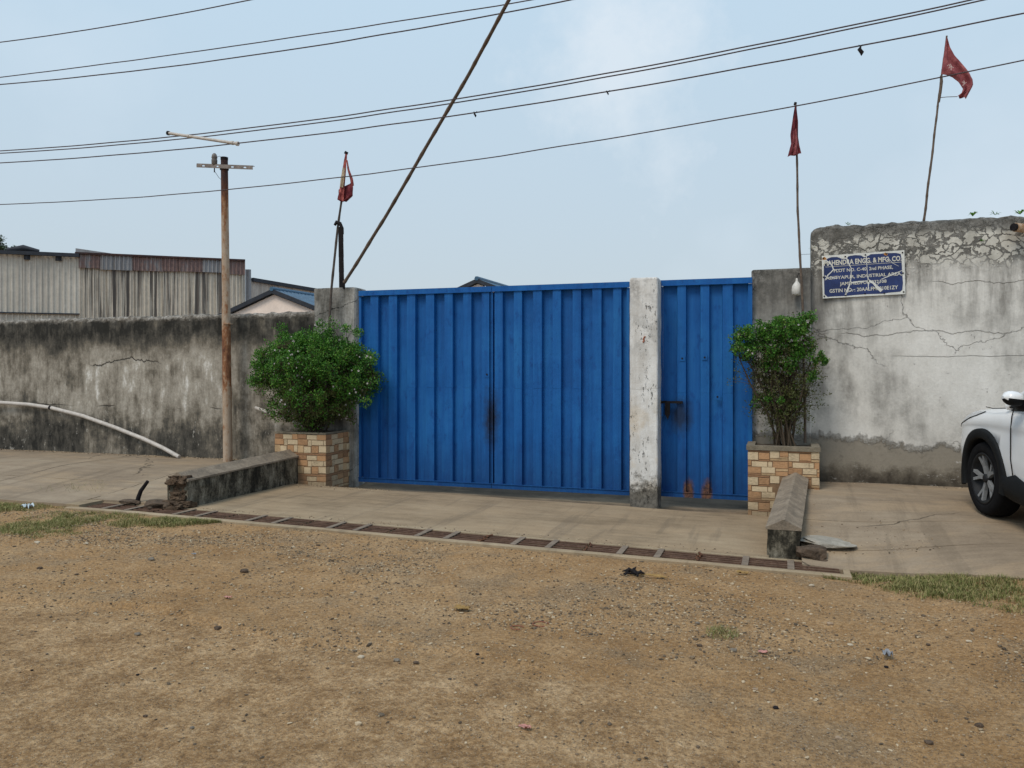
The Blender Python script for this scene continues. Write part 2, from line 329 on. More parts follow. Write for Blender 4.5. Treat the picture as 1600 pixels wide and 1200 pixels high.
def m_kerb(top):
    m = M('kerb_render' if not top else 'kerb_coping'); x, y, z = m.xyz()
    b = m.noise(6, 7, .75); fn = m.noise(34, 6, .8); st = m.noise(1, 6, .75, m.map((7, 7, 2.5)))
    if top:
        c = m.ramp(m.add(m.mul(b, .6), m.mul(fn, .4)), [(.35, (.13, .11, .088)), (.5, (.235, .188, .140)), (.66, (.35, .29, .22))])
    else:
        c = m.ramp(m.add(m.mul(st, .7), m.mul(fn, .3)), [(.38, (.016, .015, .012)), (.47, (.045, .040, .030)), (.53, (.12, .105, .078)), (.60, (.24, .215, .165)), (.70, (.42, .38, .31))])
    return m.out(c, .93, m.bump(m.add(m.mul(b, .6), m.mul(fn, .35)), .018, 1), spec=.15)
def m_blue():
    m = M('blue_gate_paint'); x, y, z = m.xyz()
    b = m.noise(1.2, 5, .6); f = m.noise(9, 7, .75, m.map((1, 1, .5))); st = m.noise(1, 6, .7, m.map((14, 14, .7)))
    c = m.ramp(m.add(m.mul(b, .5), m.mul(st, .5)), [(.35, (.004, .070, .255)), (.5, (.006, .098, .33)), (.65, (.013, .135, .385))])
    # darker blue towards the bottom, edge broken by streak noise
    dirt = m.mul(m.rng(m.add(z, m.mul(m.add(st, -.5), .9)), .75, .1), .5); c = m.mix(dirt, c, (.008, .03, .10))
    c = m.mix(m.mul(m.rng(f, .54, .66), .45), c, (.006, .035, .17))
    wear = m.mul(m.rng(m.noise(22, 6, .8, m.map((1, 1, .6), (3, 3, 3))), .62, .68), m.rng(z, 1.4, .6)); c = m.mix(m.mul(wear, .4), c, (.06, .17, .34))
    # greasy hand stain round the meeting stiles
    dx = m.mul(m.add(x, 3.515), 8.0); dz = m.mul(m.add(z, -.93), 2.3); dd = m.math('SQRT', m.add(m.mul(dx, dx), m.mul(dz, dz)))
    dd = m.add(dd, m.mul(m.add(m.noise(11, 6, .75), -.5), 1.5)); c = m.mix(m.mul(m.rng(dd, 1.1, .2), .9), c, (.010, .012, .022))
    ux = m.mul(m.add(x, 1.13), 6.5); uz = m.mul(m.add(z, -1.02), 4.2); d2 = m.math('SQRT', m.add(m.mul(ux, ux), m.mul(uz, uz)))
    d2 = m.add(d2, m.mul(m.add(m.noise(9, 5, .7), -.5), 1.0)); c = m.mix(m.mul(m.rng(d2, 1.1, .3), .8), c, (.012, .016, .026))
    # rust at foot of the wicket gate
    for (rx, wx) in ((-1.035, 14.), (-.83, 13.)):
        a = m.mul(m.add(x, -rx), wx); b2 = m.mul(m.add(z, -.12), 5.0); d3 = m.math('SQRT', m.add(m.mul(a, a), m.mul(b2, b2)))
        d3 = m.add(d3, m.mul(m.add(m.noise(16, 6, .8, m.map((1, 1, .35))), -.5), 1.3)); c = m.mix(m.mul(m.rng(d3, 1.0, .55), .9), c, m.ramp(m.noise(30, 5, .8), [(.4, (.045, .022, .012)), (.6, (.19, .085, .03))]))
    scr = m.rng(m.noise(70, 4, .7), .70, .74); c = m.mix(m.mul(scr, .5), c, (.05, .03, .02))
    return m.out(c, m.rng(f, .3, .7, .5, .75), m.bump(m.add(m.mul(m.noise(3.2, 4, .55), 1.6), m.mul(f, .25)), .008, 1), spec=.25)
def m_rust(name, base=(.10, .045, .025), lite=(.22, .11, .06), dark=(.035, .02, .015), sc=12):
    m = M(name); n1 = m.noise(sc, 7, .75); n2 = m.noise(sc * 5, 5, .7)
    c = m.ramp(m.add(m.mul(n1, .65), m.mul(n2, .35)), [(.35, dark), (.5, base), (.65, lite)])
    return m.out(c, .85, m.bump(n2, .003, 1), spec=.2)
def m_plain(name, col, var=.25, rough=.7, sc=8, metal=0, spec=.3, bmp=.002):
    m = M(name); n1 = m.noise(sc, 6, .65); n2 = m.noise(sc * 6, 5, .7)
    lo = tuple(c * (1 - var) for c in col); hi = tuple(min(1, c * (1 + var)) for c in col)
    c = m.ramp(m.add(m.mul(n1, .6), m.mul(n2, .4)), [(.36, lo), (.64, hi)])
    return m.out(c, rough, m.bump(n2, bmp, 1), metal, spec)
def m_pole():
    m = M('peeling_pole_paint'); x, y, z = m.xyz()
    n1 = m.noise(1, 7, .75, m.map((18, 18, 9))); n2 = m.noise(1, 5, .7, m.map((6, 6, 1.6)))
    k = m.add(m.mul(n1, .5), m.mul(n2, .5)); low = m.rng(m.add(z, m.mul(m.add(n2, -.5), 1.2)), 2.25, 2.0); topd = m.rng(z, 3.6, 4.4)
    k = m.add(k, m.add(m.mul(m.mul(low, m.rng(z, 1.1, 1.5)), .14), m.mul(topd, .30)))
    c = m.ramp(k, [(.46, (.42, .33, .25)), (.535, (.36, .25, .17)), (.58, (.27, .125, .06)), (.68, (.12, .05, .03)), (.8, (.05, .03, .03))])
    return m.out(c, .8, m.bump(n1, .004, 1), spec=.2)
def m_sheet(name, rusty=0., stains=0., col=(.58, .54, .47)):
    m = M(name); tcn = m.n('TexCoord').outputs['Object']; rnd = m.rand()
    n1 = m.noise(2, 6, .6); n2 = m.noise(12, 6, .7)
    st = m.noise(1, 4, .6, m.map((5.5, 5.5, .18))); st2 = m.noise(1, 4, .6, m.map((13, 13, .4), (3, 3, 3)))
    c = m.ramp(m.add(m.mul(n1, .5), m.mul(n2, .5)), [(.35, tuple(q * .8 for q in col)), (.65, tuple(min(1, q * 1.12) for q in col))])
    c = m.mix(m.mul(rnd, .3), c, m.mix(1, c, (.8, .8, .82), 'MULTIPLY'))
    c = m.mix(m.mul(m.rng(st2, .5, .68), .3), c, (.25, .2, .16))
    if stains: c = m.mix(m.mul(m.rng(m.add(m.mul(st, .55), m.mul(st2, .45)), .50, .58), stains), c, (.055, .046, .045))
    if rusty:
        rr = m.rng(m.add(m.mul(m.noise(1, 5, .7, m.map((2.2, 2.2, .6), (2, 0, 0))), .8), m.mul(n2, .2)), .34, .48); c = m.mix(m.mul(rr, rusty), c, m.ramp(n2, [(.35, (.10, .04, .03)), (.65, (.25, .12, .09))]))
    return m.out(c, .7, m.bump(n2, .003, 1), spec=.3)
def m_cloth(name, a, b):
    m = M(name); n1 = m.noise(14, 6, .7); n2 = m.noise(90, 3, .5)
    c = m.ramp(n1, [(.38, a), (.58, b), (.72, tuple(min(1, q * 1.4 + .06) for q in b))])
    t = m.n('BsdfTranslucent'); m.put(t.inputs[0], c); ms = m.n('MixShader'); ms.inputs[0].default_value = .35
    m.out(c, .9, m.bump(n2, .002, 1), spec=.1); m.l(m.b.outputs[0], ms.inputs[1]); m.l(t.outputs[0], ms.inputs[2]); m.l(ms.outputs[0], m.o.inputs[0]); return m.m
def m_leaf(name, cols, tr=.3):
    m = M(name); isl = m.geo.outputs['Random Per Island']; n1 = m.noise(3.5, 3, .5)
    c = m.ramp(m.add(m.mul(isl, .6), m.mul(n1, .4)), [(.15 + .7 * i / (len(cols) - 1), q) for i, q in enumerate(cols)])
    t = m.n('BsdfTranslucent'); m.put(t.inputs[0], c); ms = m.n('MixShader'); ms.inputs[0].default_value = tr
    m.out(c, .5, None, spec=.35); m.l(m.b.outputs[0], ms.inputs[1]); m.l(t.outputs[0], ms.inputs[2]); m.l(ms.outputs[0], m.o.inputs[0]); return m.m
def m_island(name, cols, rough=.9):
    m = M(name); isl = m.geo.outputs['Random Per Island']; n1 = m.noise(60, 4, .6)
    c = m.ramp(m.add(m.mul(isl, .8), m.mul(n1, .2)), [(.05 + .9 * i / (len(cols) - 1), q) for i, q in enumerate(cols)])
    return m.out(c, rough, m.bump(n1, .003, 1), spec=.2)
def m_stone(name, col):
    m = M(name); n1 = m.noise(1, 6, .7, m.map((30, 30, 70))); rnd = m.rand(); n2 = m.noise(9, 4, .6)
    c = m.ramp(m.add(m.mul(n1, .6), m.add(m.mul(n2, .25), m.mul(rnd, .15))), [(.33, tuple(q * .58 for q in col)), (.5, col), (.68, tuple(min(1, q * 1.18) for q in col))])
    c = m.mix(m.mul(m.rng(m.noise(3, 5, .7), .5, .7), .35), c, tuple(q * .5 for q in col))
    x, y, z = m.xyz(); mud = m.mul(m.rng(m.add(z, m.mul(m.add(n2, -.5), .5)), .30, .02), .45); c = m.mix(mud, c, (.24, .17, .105))
    gr = m.rng(m.noise(14, 7, .8), .56, .66); c = m.mix(m.mul(gr, .4), c, tuple(q * .4 for q in col))
    return m.out(c, .65, m.bump(n1, .004, 1), spec=.25)

DIRT = m_dirt(); CONC = m_concrete('driveway_concrete', (.29, .215, .136), (.185, .134, .082), (.39, .298, .195)); SIDE = m_concrete('pavement_concrete', (.27, .208, .145), (.18, .136, .095), (.355, .285, .205), crack=True)
LIP = m_concrete('lip_concrete', (.33, .255, .165), (.22, .165, .105), (.42, .335, .23)); YARD_SHADE = m_concrete('yard_concrete_shade', (.12, .092, .062), (.06, .048, .035), (.19, .15, .105))  # yard tones darkened to stand in for shade under the gates
LWALL = m_left_wall(); RWALL = m_right_wall('white_peeling_plaster'); RPIER = m_right_wall('grey_pier_plaster', True); PIER = m_pier(); PILLAR = m_pillar()
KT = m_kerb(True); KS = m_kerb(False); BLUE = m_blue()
RUST = m_rust('rusty_steel'); GRATE = m_rust('brown_grate_steel', (.115, .066, .045), (.20, .125, .085), (.055, .033, .023), 9); STRAP = m_plain('strap_steel', (.20, .155, .115), .35, .8, 14)
DARKIRON = m_plain('dark_iron', (.017, .0145, .0155), .4, .8, 10, spec=.12); POLE = m_pole(); ARM = m_plain('galvanised_arm', (.22, .19, .175), .4, .7, 15)
SHEET = m_sheet('pale_cladding'); SHEETS = m_sheet('streaked_cladding', 0, .85, (.60, .54, .45)); SHEETR = m_sheet('rusty_cladding', .72, 0, (.30, .30, .31)); SHEETG = m_sheet('grey_cladding', 0, .3, (.30, .30, .31)); SHEETF = m_sheet('far_cladding', 0, .25, (.50, .44, .38))
BLUER = m_plain('blue_roof_sheet', (.055, .12, .19), .25, .5, 6); DARKED = m_plain('dark_edge', (.03, .035, .045), .3, .7); CREAM = m_plain('cream_render', (.88, .73, .63), .12, .9, 3)
BAMB = m_plain('weathered_bamboo', (.115, .085, .065), .5, .8, 16); BAMD = m_plain('dark_bamboo', (.075, .06, .05), .45, .8, 16)
WIRE = m_plain('wire_sheath', (.075, .055, .058), .3, .7, 5); WHITE = m_plain('white_plastic', (.62, .60, .56), .12, .45, 8); PVC = m_plain('dusty_pvc', (.50, .46, .42), .22, .6, 12)
CLOTHR = m_cloth('faded_red_cloth', (.26, .06, .065), (.55, .17, .15)); CLOTHD = m_cloth('dark_red_cloth', (.10, .022, .035), (.24, .055, .065)); CLOTHP = m_cloth('faded_plum_cloth', (.30, .085, .10), (.46, .16, .17))
LEAF = m_leaf('bush_leaf', [(.012, .045, .008), (.032, .115, .012), (.065, .205, .022), (.105, .28, .036), (.22, .33, .06)], .30); LEAFO = m_leaf('dull_leaf', [(.055, .07, .018), (.09, .105, .03), (.13, .14, .045)], .25)
TWIG = m_plain('twig_bark', (.07, .052, .035), .4, .9, 20); FLOWER = m_plain('white_petal', (.72, .66, .68), .1, .7)
SOIL = m_plain('planter_soil', (.11, .085, .06), .5, .95, 14, bmp=.02); MORT = m_plain('tile_joint', (.24, .15, .085), .3, .9); CAP = m_plain('cement_cap', (.20, .17, .125), .35, .92, 12, bmp=.006)
STN = {'p': m_stone('pale_stone', (.58, .45, .29)), 'o': m_stone('orange_stone', (.45, .255, .13)), 't': m_stone('tan_stone', (.50, .34, .19)), 'b': m_stone('brown_stone', (.33, .18, .095))}
ROCK = m_plain('broken_rock', (.10, .070, .048), .5, .92, 16, bmp=.012); SLABM = m_plain('grey_slab', (.34, .31, .26), .3, .9, 12, bmp=.008)
GRASS = m_island('grass_blades', [(.075, .10, .025), (.15, .165, .05), (.26, .235, .095), (.42, .33, .17)]); GRAV = m_island('gravel_stones', [(.055, .042, .030), (.13, .10, .07), (.24, .175, .11), (.38, .285, .18), (.54, .45, .32)])


# ------------------------------------------------------------------ ground heights
def T(x): return .095 * clamp((.4 - x) / 6.9)
def dirt_h(x, y): return T(x) + .16 * S((x - .5) / 1.4) * S((y - 3.2) / 2.4)
def right_h(x, y):
    y0 = 6.85 - .55 * S((x - .5) / 1.5); b = dirt_h(x, y0)
    return b + (.30 - b) * clamp((y - y0) / (8.6 - y0)) ** .8
def left_h(x, y): return T(x) + .02 + (.265 - .115) * clamp((y - 6.85) / 1.6)
def drive_h(x, y): return T(x) * (1 - .1 * clamp((y - 7) / 2)) + .004
def frange(a, b, n): return [a + (b - a) * i / (n - 1) for i in range(n)]
def dirt_z(x, y):
    z = dirt_h(x, y)
    if 0 <= y <= 6.95:
        ry = y - 4.0 - .16 * nz(x * .9, 3) - .05 * nz(x * 4, 1)
        rutt = (.030 * clamp(ry / .05) * math.exp(-max(0, ry) / .45)) * clamp((-.6 - x) / 1.2) + .012 * S(clamp((y - 4.9 - .1 * nz(x * .6)) / .3)) * math.exp(-((y - 5.3) / .5) ** 2)
        t1 = y - 4.75 - .16 * x * .5 - .1 * nz(x * .5, 6); rutt -= .012 * math.exp(-(t1 / .13) ** 2) * clamp(.5 + nz(x * .7, 8) * 2)
        lump = .022 * fbm(x * .9, y * .9) + .010 * fbm(x * 5, y * 5, 3) + .008 * max(0, fbm(x * 13, y * 13, 7))
        k = 1 if y < 6.4 else max(0, (6.62 - y) / .22)
        z += (lump + rutt) * k - .012 - (.022 if y > 6.60 and x > -7.3 else 0)
    return z
# -- dirt: one sheet to the horizon, dense and lumpy where it is seen
xs = [-400, -150, -60, -30, -18, -13] + frange(-11, 8, 330) + [10, 14, 20, 35, 80, 200, 400]
ys = [-400, -100, -30, -10, -4, -1.5] + frange(0, 6.9, 190) + [6.95, 7.05, 7.2, 8, 12, 20, 40, 90, 200, 500, 900]
P = []
for y in ys:
    row = []
    for x in xs:
        z = dirt_z(x, y)
        if y > (6.7 if x > -7.3 else 6.9): z = -.45 if y < 15 else -.2
        row.append((x, y, z))
    P.append(row)
o = MB().grid(P).build('ground', DIRT); tag(o, 'brown compacted dirt road verge with gravel patches', None, None, 'structure')
# -- driveway apron between the kerbs
def slab_sheet(x0, x1, y0, y1, h, nx, ny, amp=.004, depth=.12):
    X = frange(x0, x1, nx); Y = frange(y0, y1, ny)
    P = [[(x, y, h(x, y) + amp * fbm(x * 1.6, y * 1.6, 5)) for x in X] for y in Y]
    m = MB().grid(P)
    ring = [P[0][i] for i in range(nx)] + [P[j][-1] for j in range(1, ny)] + [P[-1][i] for i in range(nx - 2, -1, -1)] + [P[j][0] for j in range(ny - 2, 0, -1)]
    n = len(ring); low = [(p[0], p[1], p[2] - depth) for p in ring]
    m.add(ring + low, [(i, n + i, n + (i + 1) % n, (i + 1) % n) for i in range(n)])
    return m
drv = slab_sheet(-6.04, -.10, 6.985, 8.97, drive_h, 150, 50, .006).build('driveway', CONC); tag(drv, 'pale brown concrete drive in front of the blue gates', kind='structure')
thr = slab_sheet(-6.2, .3, 8.985, 15.9, lambda x, y: -.045 + .3 * T(x) - .02 * S((y - 9.) / .4) + .05 * S((y - 9.75) / .4), 80, 60, .006).build('yard_floor', YARD_SHADE); tag(thr, 'concrete threshold and yard floor behind the gates, coloured dark for shade', kind='structure')
# -- raised side pavements, cast in slabs with open joints
pr = root('pavement', (3, 8, 0)); tag(pr, 'raised concrete parking area at right', kind='structure')
pl = root('pavement', (-10, 8, 0)); tag(pl, 'raised concrete pavement along the stained wall at left', kind='structure')
def front_edge(x): return 6.86 - .60 * S((x - .45) / 1.6) - .25 * S((x - 2) / 4)
def rslab(x0, x1, ya, yb, name='slab'):
    nx, ny = max(6, int((x1 - x0) / .08)), 26
    P = []
    for j in range(ny):
        t = j / (ny - 1); row = []
        for i in range(nx):
            x = x0 + (x1 - x0) * i / (nx - 1)
            a = ya(x) if callable(ya) else ya; y = a + (yb - a) * t
            row.append((x, y, right_h(x, y) + .007 * fbm(x * 1.3, y * 1.3, 2) + (0 if (callable(ya) and j == 0 and .0) else 0)))
        P.append(row)
    m = MB().grid(P); ring = P[0]
    m.add(ring + [(p[0], p[1], p[2] - .2) for p in ring], [(i + 1, i, nx + i, nx + i + 1) for i in range(nx - 1)])
    ring = P[-1]; m.add(ring + [(p[0], p[1], p[2] - .2) for p in ring], [(i, i + 1, nx + i + 1, nx + i) for i in range(nx - 1)])
    return m.build(name, SIDE, pr)
rslab(.16, 2.55, lambda x: front_edge(x) + .03 * nz(x * 3), 7.02 if False else 7.18)
rslab(.16, 2.55, 7.192, 7.88); rslab(.16, 2.55, 7.892, 9.80)
rslab(2.562, 9.5, lambda x: front_edge(x), 7.5); rslab(2.562, 9.5, 7.512, 9.80)
def lslab(x0, x1, ya, yb):
    nx, ny = max(6, int((x1 - x0) / .1)), 20
    P = [[(x, ya + (yb - ya) * j / (ny - 1), left_h(x, ya + (yb - ya) * j / (ny - 1)) + .006 * fbm(x * 1.3, j * .3, 4)) for x in frange(x0, x1, nx)] for j in range(ny)]
    m = MB().grid(P)
    for ring, fl in ((P[0], 1), (P[-1], 0)):
        q = [(i + 1, i, nx + i, nx + i + 1) if fl else (i, i + 1, nx + i + 1, nx + i) for i in range(nx - 1)]
        m.add(ring + [(p[0], p[1], p[2] - .2) for p in ring], q)
    return m.build('slab', SIDE, pl)
for xa, xb in ((-17.5, -12.6), (-12.588, -9.3), (-9.288, -7.33), (-7.32, -6.25)):
    lslab(xa, xb, 6.70 if xb < -7.3 else 6.99, 7.74); lslab(xa, xb, 7.752, 9.76)
# fill between left drain end and pavement
# -- drain trench with concrete lips and steel grating
tr = root('drain', (-3.3, 6.82, 0)); tag(tr, 'long covered drain across the mouth of the driveway', kind='structure')
DX0, DX1 = -7.15, .46
def lipmesh(ya, yb, xa, xb, amp):
    X = frange(xa, xb, 120); m = MB(); 
    P = [[(x, ya + amp * nz(x * 2.3, 3), T(x) - .10) for x in X], [(x, ya + amp * nz(x * 2.3, 3), T(x) + .003 + .003 * nz(x * 6)) for x in X],
         [(x, (ya + yb) / 2, T(x) + .007 + .003 * nz(x * 4, 2)) for x in X], [(x, yb, T(x) + .006) for x in X], [(x, yb, T(x) - .28) for x in X]]
    return m.grid(P, 0, False)
lipmesh(6.585, 6.665, DX0 - .12, DX1 + .05, .018).build('front_lip', LIP, tr)
lipmesh(7.03, 6.972, DX0 - .05, DX1 + .02, .0).build('back_lip', LIP, tr)
m = MB(); m.box((DX0, 6.66, -.30), (DX1, 6.985, -.27)); MB().box((DX1 + .001, 6.60, -.30), (DX1 + .05, 6.985, .001)).box((DX0 - .19, 6.665, -.20), (DX0 - .002, 6.985, .122)).build('end_stop', LIP, tr); m.build('trench_bed', m_plain('trench_mud_shade', (.012, .009, .007), .4, .95, 9), tr)  # mud colour taken near black to carry the shade below the bars
gb = MB().box((0, -.011, -.022), (1, .011, 0))
bar_me = None
seams = [.445, -.50, -1.617 + .0, -2.58, -3.53, -4.48, -5.40, -6.28, -7.14]
seams = [.445, -.667, -1.617, -2.57, -3.50, -4.42, -5.33, -6.23, -7.14]
for i in range(8):
    xa, xb = seams[i + 1] + .012, seams[i] - .012; L = xb - xa; xc = (xa + xb) / 2
    slope = -.095 / 6.9
    g = root('drain_grate', (xc, 6.82, T(xc)), None, 'grate', 'steel grates over the drain')
    place = ['rusty drain grate at the right end of the drain, in front of the right kerb', 'second drain grate from the right end', 'third drain grate from the right end', 'fourth drain grate from the right end, below the gate pillar',
             'fourth drain grate from the left end, in front of the double gate', 'third drain grate from the left end', 'second drain grate from the left end, with dark stones on it', 'drain grate at the left end, beside the grass'][i]
    g['label'] = place
    def zz(x): return T(x)
    for k in range(5):
        y = 6.688 + k * .066
        m = MB(); a, b = xa, xb; sg = .004 * random.uniform(-1, 1)
        hw = .0105
        vs = [(a, y-hw, zz(a)-.008), (b, y-hw, zz(b)-.008+sg), (b, y+hw, zz(b)-.008+sg), (a, y+hw, zz(a)-.008), (a, y-hw, zz(a)+.002), (b, y-hw, zz(b)+.002+sg), (b, y+hw, zz(b)+.002+sg), (a, y+hw, zz(a)+.002)]
        m.add(vs, [(0,3,2,1),(4,5,6,7),(0,1,5,4),(1,2,6,5),(2,3,7,6),(3,0,4,7)]); m.build('bar', GRATE, g)
    for f_ in (.345, .675):
        x = xa + L * f_ + random.uniform(-.01, .01); wd = .026
        m = MB(); m.box((x - wd, 6.655, zz(x) + .003), (x + wd, 6.985, zz(x) + .010)); m.build('strap', STRAP, g)
    if i in (0, 1, 2):
        x = xa + .004; m = MB()
        for q in range(7):
            m.tube([(x + random.uniform(-.02, .02), 6.67 + q * .045, zz(x) + .003), (x + random.uniform(-.02, .02), 6.70 + q * .045, zz(x) + .008)], .010, 5)
        m.build('end_bar', RUST, g)

# ------------------------------------------------------------------ walls
def wall_sweep(x0, x1, y, th, z0, ztop, n, rad=.05, rough=.012, nzr=14, endr=0.):
    """rendered wall: front face, rounded uneven coping, back; ends closed"""
    X = frange(x0, x1, n); P = []
    for i, x in enumerate(X):
        zt = ztop(x); row = []
        for j in range(nzr + 1):
            z = z0 + (zt - rad - z0) * j / nzr
            row.append((x, y + .008 * fbm(x * 1.5, z * 1.5) - .004 * (j == 0), z))
        for k in range(1, 7):
            a = math.pi / 2 * k / 6; r_ = rad * (1 + .3 * nz(x * 7, k))
            row.append((x, y + rad - r_ * math.cos(a) + rough * nz(x * 9, k * 2), zt - rad + r_ * math.sin(a) + rough * nz(x * 11, k, 4)))
        row.append((x, y + th * .6, zt - .01 + rough * nz(x * 8, 9)))
        row.append((x, y + th, zt - .04)); row.append((x, y + th, z0))
        P.append(row)
    m = MB().grid([list(c) for c in zip(*P)], 0, True)
    for q, rv in ((P[0], 1), (P[-1], 0)):
        idx = list(range(len(q))); m.add(q, [tuple(idx if rv else reversed(idx))])
    return m
lw = wall_sweep(-19, -5.72, 9.75, .28, -.1, lambda x: 2.375 + .010 * (x + 12) * .2 + .018 * fbm(x * 1.4) + .006 * fbm(x * 6, 2), 420, .07, .016)
o = lw.build('boundary_wall', LWALL, None, (-12, 9.75, .2)); tag(o, 'long low boundary wall at left, plaster blackened by damp streaks', 'wall')
def rtop(x):
    e = .07 * math.exp(-max(0, x - .32) / .05)
    return 3.215 - e + .012 * fbm(x * 1.8) + .012 * fbm(x * 8, 5)
rw = wall_sweep(.325, 10, 9.785, .32, -.1, rtop, 300, .06, .018, 22)
o = rw.build('boundary_wall', RWALL, None, (3, 9.8, .2)); tag(o, 'tall whitewashed boundary wall at right, peeling, black moss along its top', 'wall')
# piers and pillar
def block(x0, x1, y0, y1, z0, z1, name, mat, lab, bev=.015, amp=.006, cat='pillar'):
    m = MB(); n = 40
    def ring(z, ins=0):
        pts = []; 
        for (xa, ya, xb, yb) in ((x0+bev, y0, x1-bev, y0), (x1, y0+bev, x1, y1-bev), (x1-bev, y1, x0+bev, y1), (x0, y1-bev, x0, y0+bev)):
            for k in range(4):
                t = k / 3; pts.append((xa + (xb - xa) * t, ya + (yb - ya) * t))
        cx, cy = (x0 + x1) / 2, (y0 + y1) / 2; out = []
        for (px, py) in pts:
            px = cx + (px - cx) * (1 - ins); py = cy + (py - cy) * (1 - ins)
            out.append((px + amp * nz(px * 9, py * 9, z * 5), py + amp * nz(px * 9 + 5, py * 9, z * 5), z + amp * 1.2 * nz(px * 12, py * 12, 3) * (z > z1 - .06)))
        return out
    rings = [ring(z0 + (z1 - .02 - z0) * i / n) for i in range(n + 1)] + [ring(z1 - .005, .03), ring(z1, .08)]
    k = len(rings[0]); vs = [p for r_ in rings for p in r_]; fs = []
    for i in range(len(rings) - 1):
        for j in range(k): fs.append((i*k+j, i*k+(j+1) % k, (i+1)*k+(j+1) % k, (i+1)*k+j))
    fs.append(tuple(range(len(vs) - k, len(vs)))); m.add(vs, fs, 0, False)
    o = m.build(name, mat, None, ((x0+x1)/2, y0, z0)); tag(o, lab, cat); return o
lpier_x0 = at(498, 450, 9.83).x; lpier_x1 = at(560, 450, 9.78).x
block(lpier_x0, lpier_x1, 9.70, 10.02, -.1, 2.70, 'gate_pier', PIER, 'grey cracked concrete gate pier behind the left planter, flagpole sticks at its top', .02, .01, 'pier')
block(at(1174, 424, 9.70).x, .322, 9.70, 10.0, -.1, 2.735, 'gate_pier', RPIER, 'weathered grey gate pier behind the right planter, joined to the tall white wall', .012, .006, 'pier')
PXA, PXB = at(984, 700, 9.30).x, at(1027.5, 700, 9.30).x
block(PXA, PXB, 9.30, 9.60, -.1, 2.645, 'gate_pillar', PILLAR, 'whitewashed square pillar standing between the double gate and the wicket gate', .012, .006)
# exposed brick scar on the pillar
sc_ = at(1006, 530, 9.295); m = MB()
for k in range(5):
    a = random.uniform(-.012, .012); m.tube([(sc_.x + a, 9.30, sc_.z - .03 + k * .014), (sc_.x + a * .5, 9.287, sc_.z - .028 + k * .014)], [.012, .007], 6)
o = m.build('brick_scar', m_plain('raw_brick', (.34, .13, .08), .3, .9, 30), None, sc_); o.parent = bpy.data.objects['gate_pillar']; o.matrix_parent_inverse = Matrix.Translation(-bpy.data.objects['gate_pillar'].location)

# ------------------------------------------------------------------ gates
def gate_leaf(name, xa, xb, y, z0, z1, lab, ribs, stile=(.03, .03), zs=1.335, extra=None):
    """ribs: list of (x0, x1) raised box ribs"""
    g = root(name, ((xa + xb) / 2, y, z0), lab, 'gate')
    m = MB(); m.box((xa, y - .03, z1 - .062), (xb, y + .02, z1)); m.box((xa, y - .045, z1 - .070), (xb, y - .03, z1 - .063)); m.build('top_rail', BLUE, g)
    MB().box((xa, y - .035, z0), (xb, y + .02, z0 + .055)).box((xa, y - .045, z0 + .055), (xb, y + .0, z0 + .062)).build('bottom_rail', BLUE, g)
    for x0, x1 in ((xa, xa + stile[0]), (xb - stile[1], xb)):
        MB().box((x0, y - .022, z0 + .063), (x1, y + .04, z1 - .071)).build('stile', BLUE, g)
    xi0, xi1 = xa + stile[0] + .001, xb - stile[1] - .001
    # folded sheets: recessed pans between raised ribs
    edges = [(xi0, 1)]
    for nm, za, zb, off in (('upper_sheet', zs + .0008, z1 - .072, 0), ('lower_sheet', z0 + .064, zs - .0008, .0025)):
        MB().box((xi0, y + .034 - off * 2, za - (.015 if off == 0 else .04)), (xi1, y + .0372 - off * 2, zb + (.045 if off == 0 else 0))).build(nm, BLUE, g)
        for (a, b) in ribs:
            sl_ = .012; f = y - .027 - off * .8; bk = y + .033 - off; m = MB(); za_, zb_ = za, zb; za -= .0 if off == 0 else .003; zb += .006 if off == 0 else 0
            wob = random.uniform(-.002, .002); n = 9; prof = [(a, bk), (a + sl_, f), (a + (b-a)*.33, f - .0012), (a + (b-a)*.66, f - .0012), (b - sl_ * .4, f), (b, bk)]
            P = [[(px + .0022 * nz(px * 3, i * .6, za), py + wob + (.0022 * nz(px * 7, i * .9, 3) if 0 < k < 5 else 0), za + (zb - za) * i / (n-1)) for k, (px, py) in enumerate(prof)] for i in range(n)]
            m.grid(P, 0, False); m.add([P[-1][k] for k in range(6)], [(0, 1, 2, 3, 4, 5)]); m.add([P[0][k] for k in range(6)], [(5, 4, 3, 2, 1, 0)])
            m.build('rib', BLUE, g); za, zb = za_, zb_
    return g
GY = 9.646
def gx(px): return at(px, 600, GY).x
SX = gx(769.3)
lr = [(gx(a), gx(b)) for a, b in ((579, 593), (607.5, 622), (636, 650.5), (665.5, 680), (694.5, 709), (723.5, 738), (752.5, 766))]
rr = [(gx(a), gx(b)) for a, b in ((772.5, 787), (802.5, 817), (832.5, 848), (863, 878), (894, 909), (925, 941), (957, 972))]
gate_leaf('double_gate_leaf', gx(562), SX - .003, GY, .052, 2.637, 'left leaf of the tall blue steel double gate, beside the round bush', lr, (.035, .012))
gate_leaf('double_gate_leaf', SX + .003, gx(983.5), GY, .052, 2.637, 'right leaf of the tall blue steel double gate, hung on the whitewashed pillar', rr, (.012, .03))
wr = [(gx(a), gx(b)) for a, b in ((1057.5, 1073), (1093.5, 1109.5), (1128, 1146))]
WX0, WX1 = gx(1033), gx(1175.5)
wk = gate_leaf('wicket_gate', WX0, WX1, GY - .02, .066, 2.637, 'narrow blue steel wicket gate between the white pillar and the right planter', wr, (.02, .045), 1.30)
wy = GY - .055
a = at(1030, 628, wy); b = at(1067, 631, wy)
MB().box((a.x, wy - .03, a.z - .014), (b.x, wy - .005, a.z + .014)).build('bolt', DARKIRON, wk)
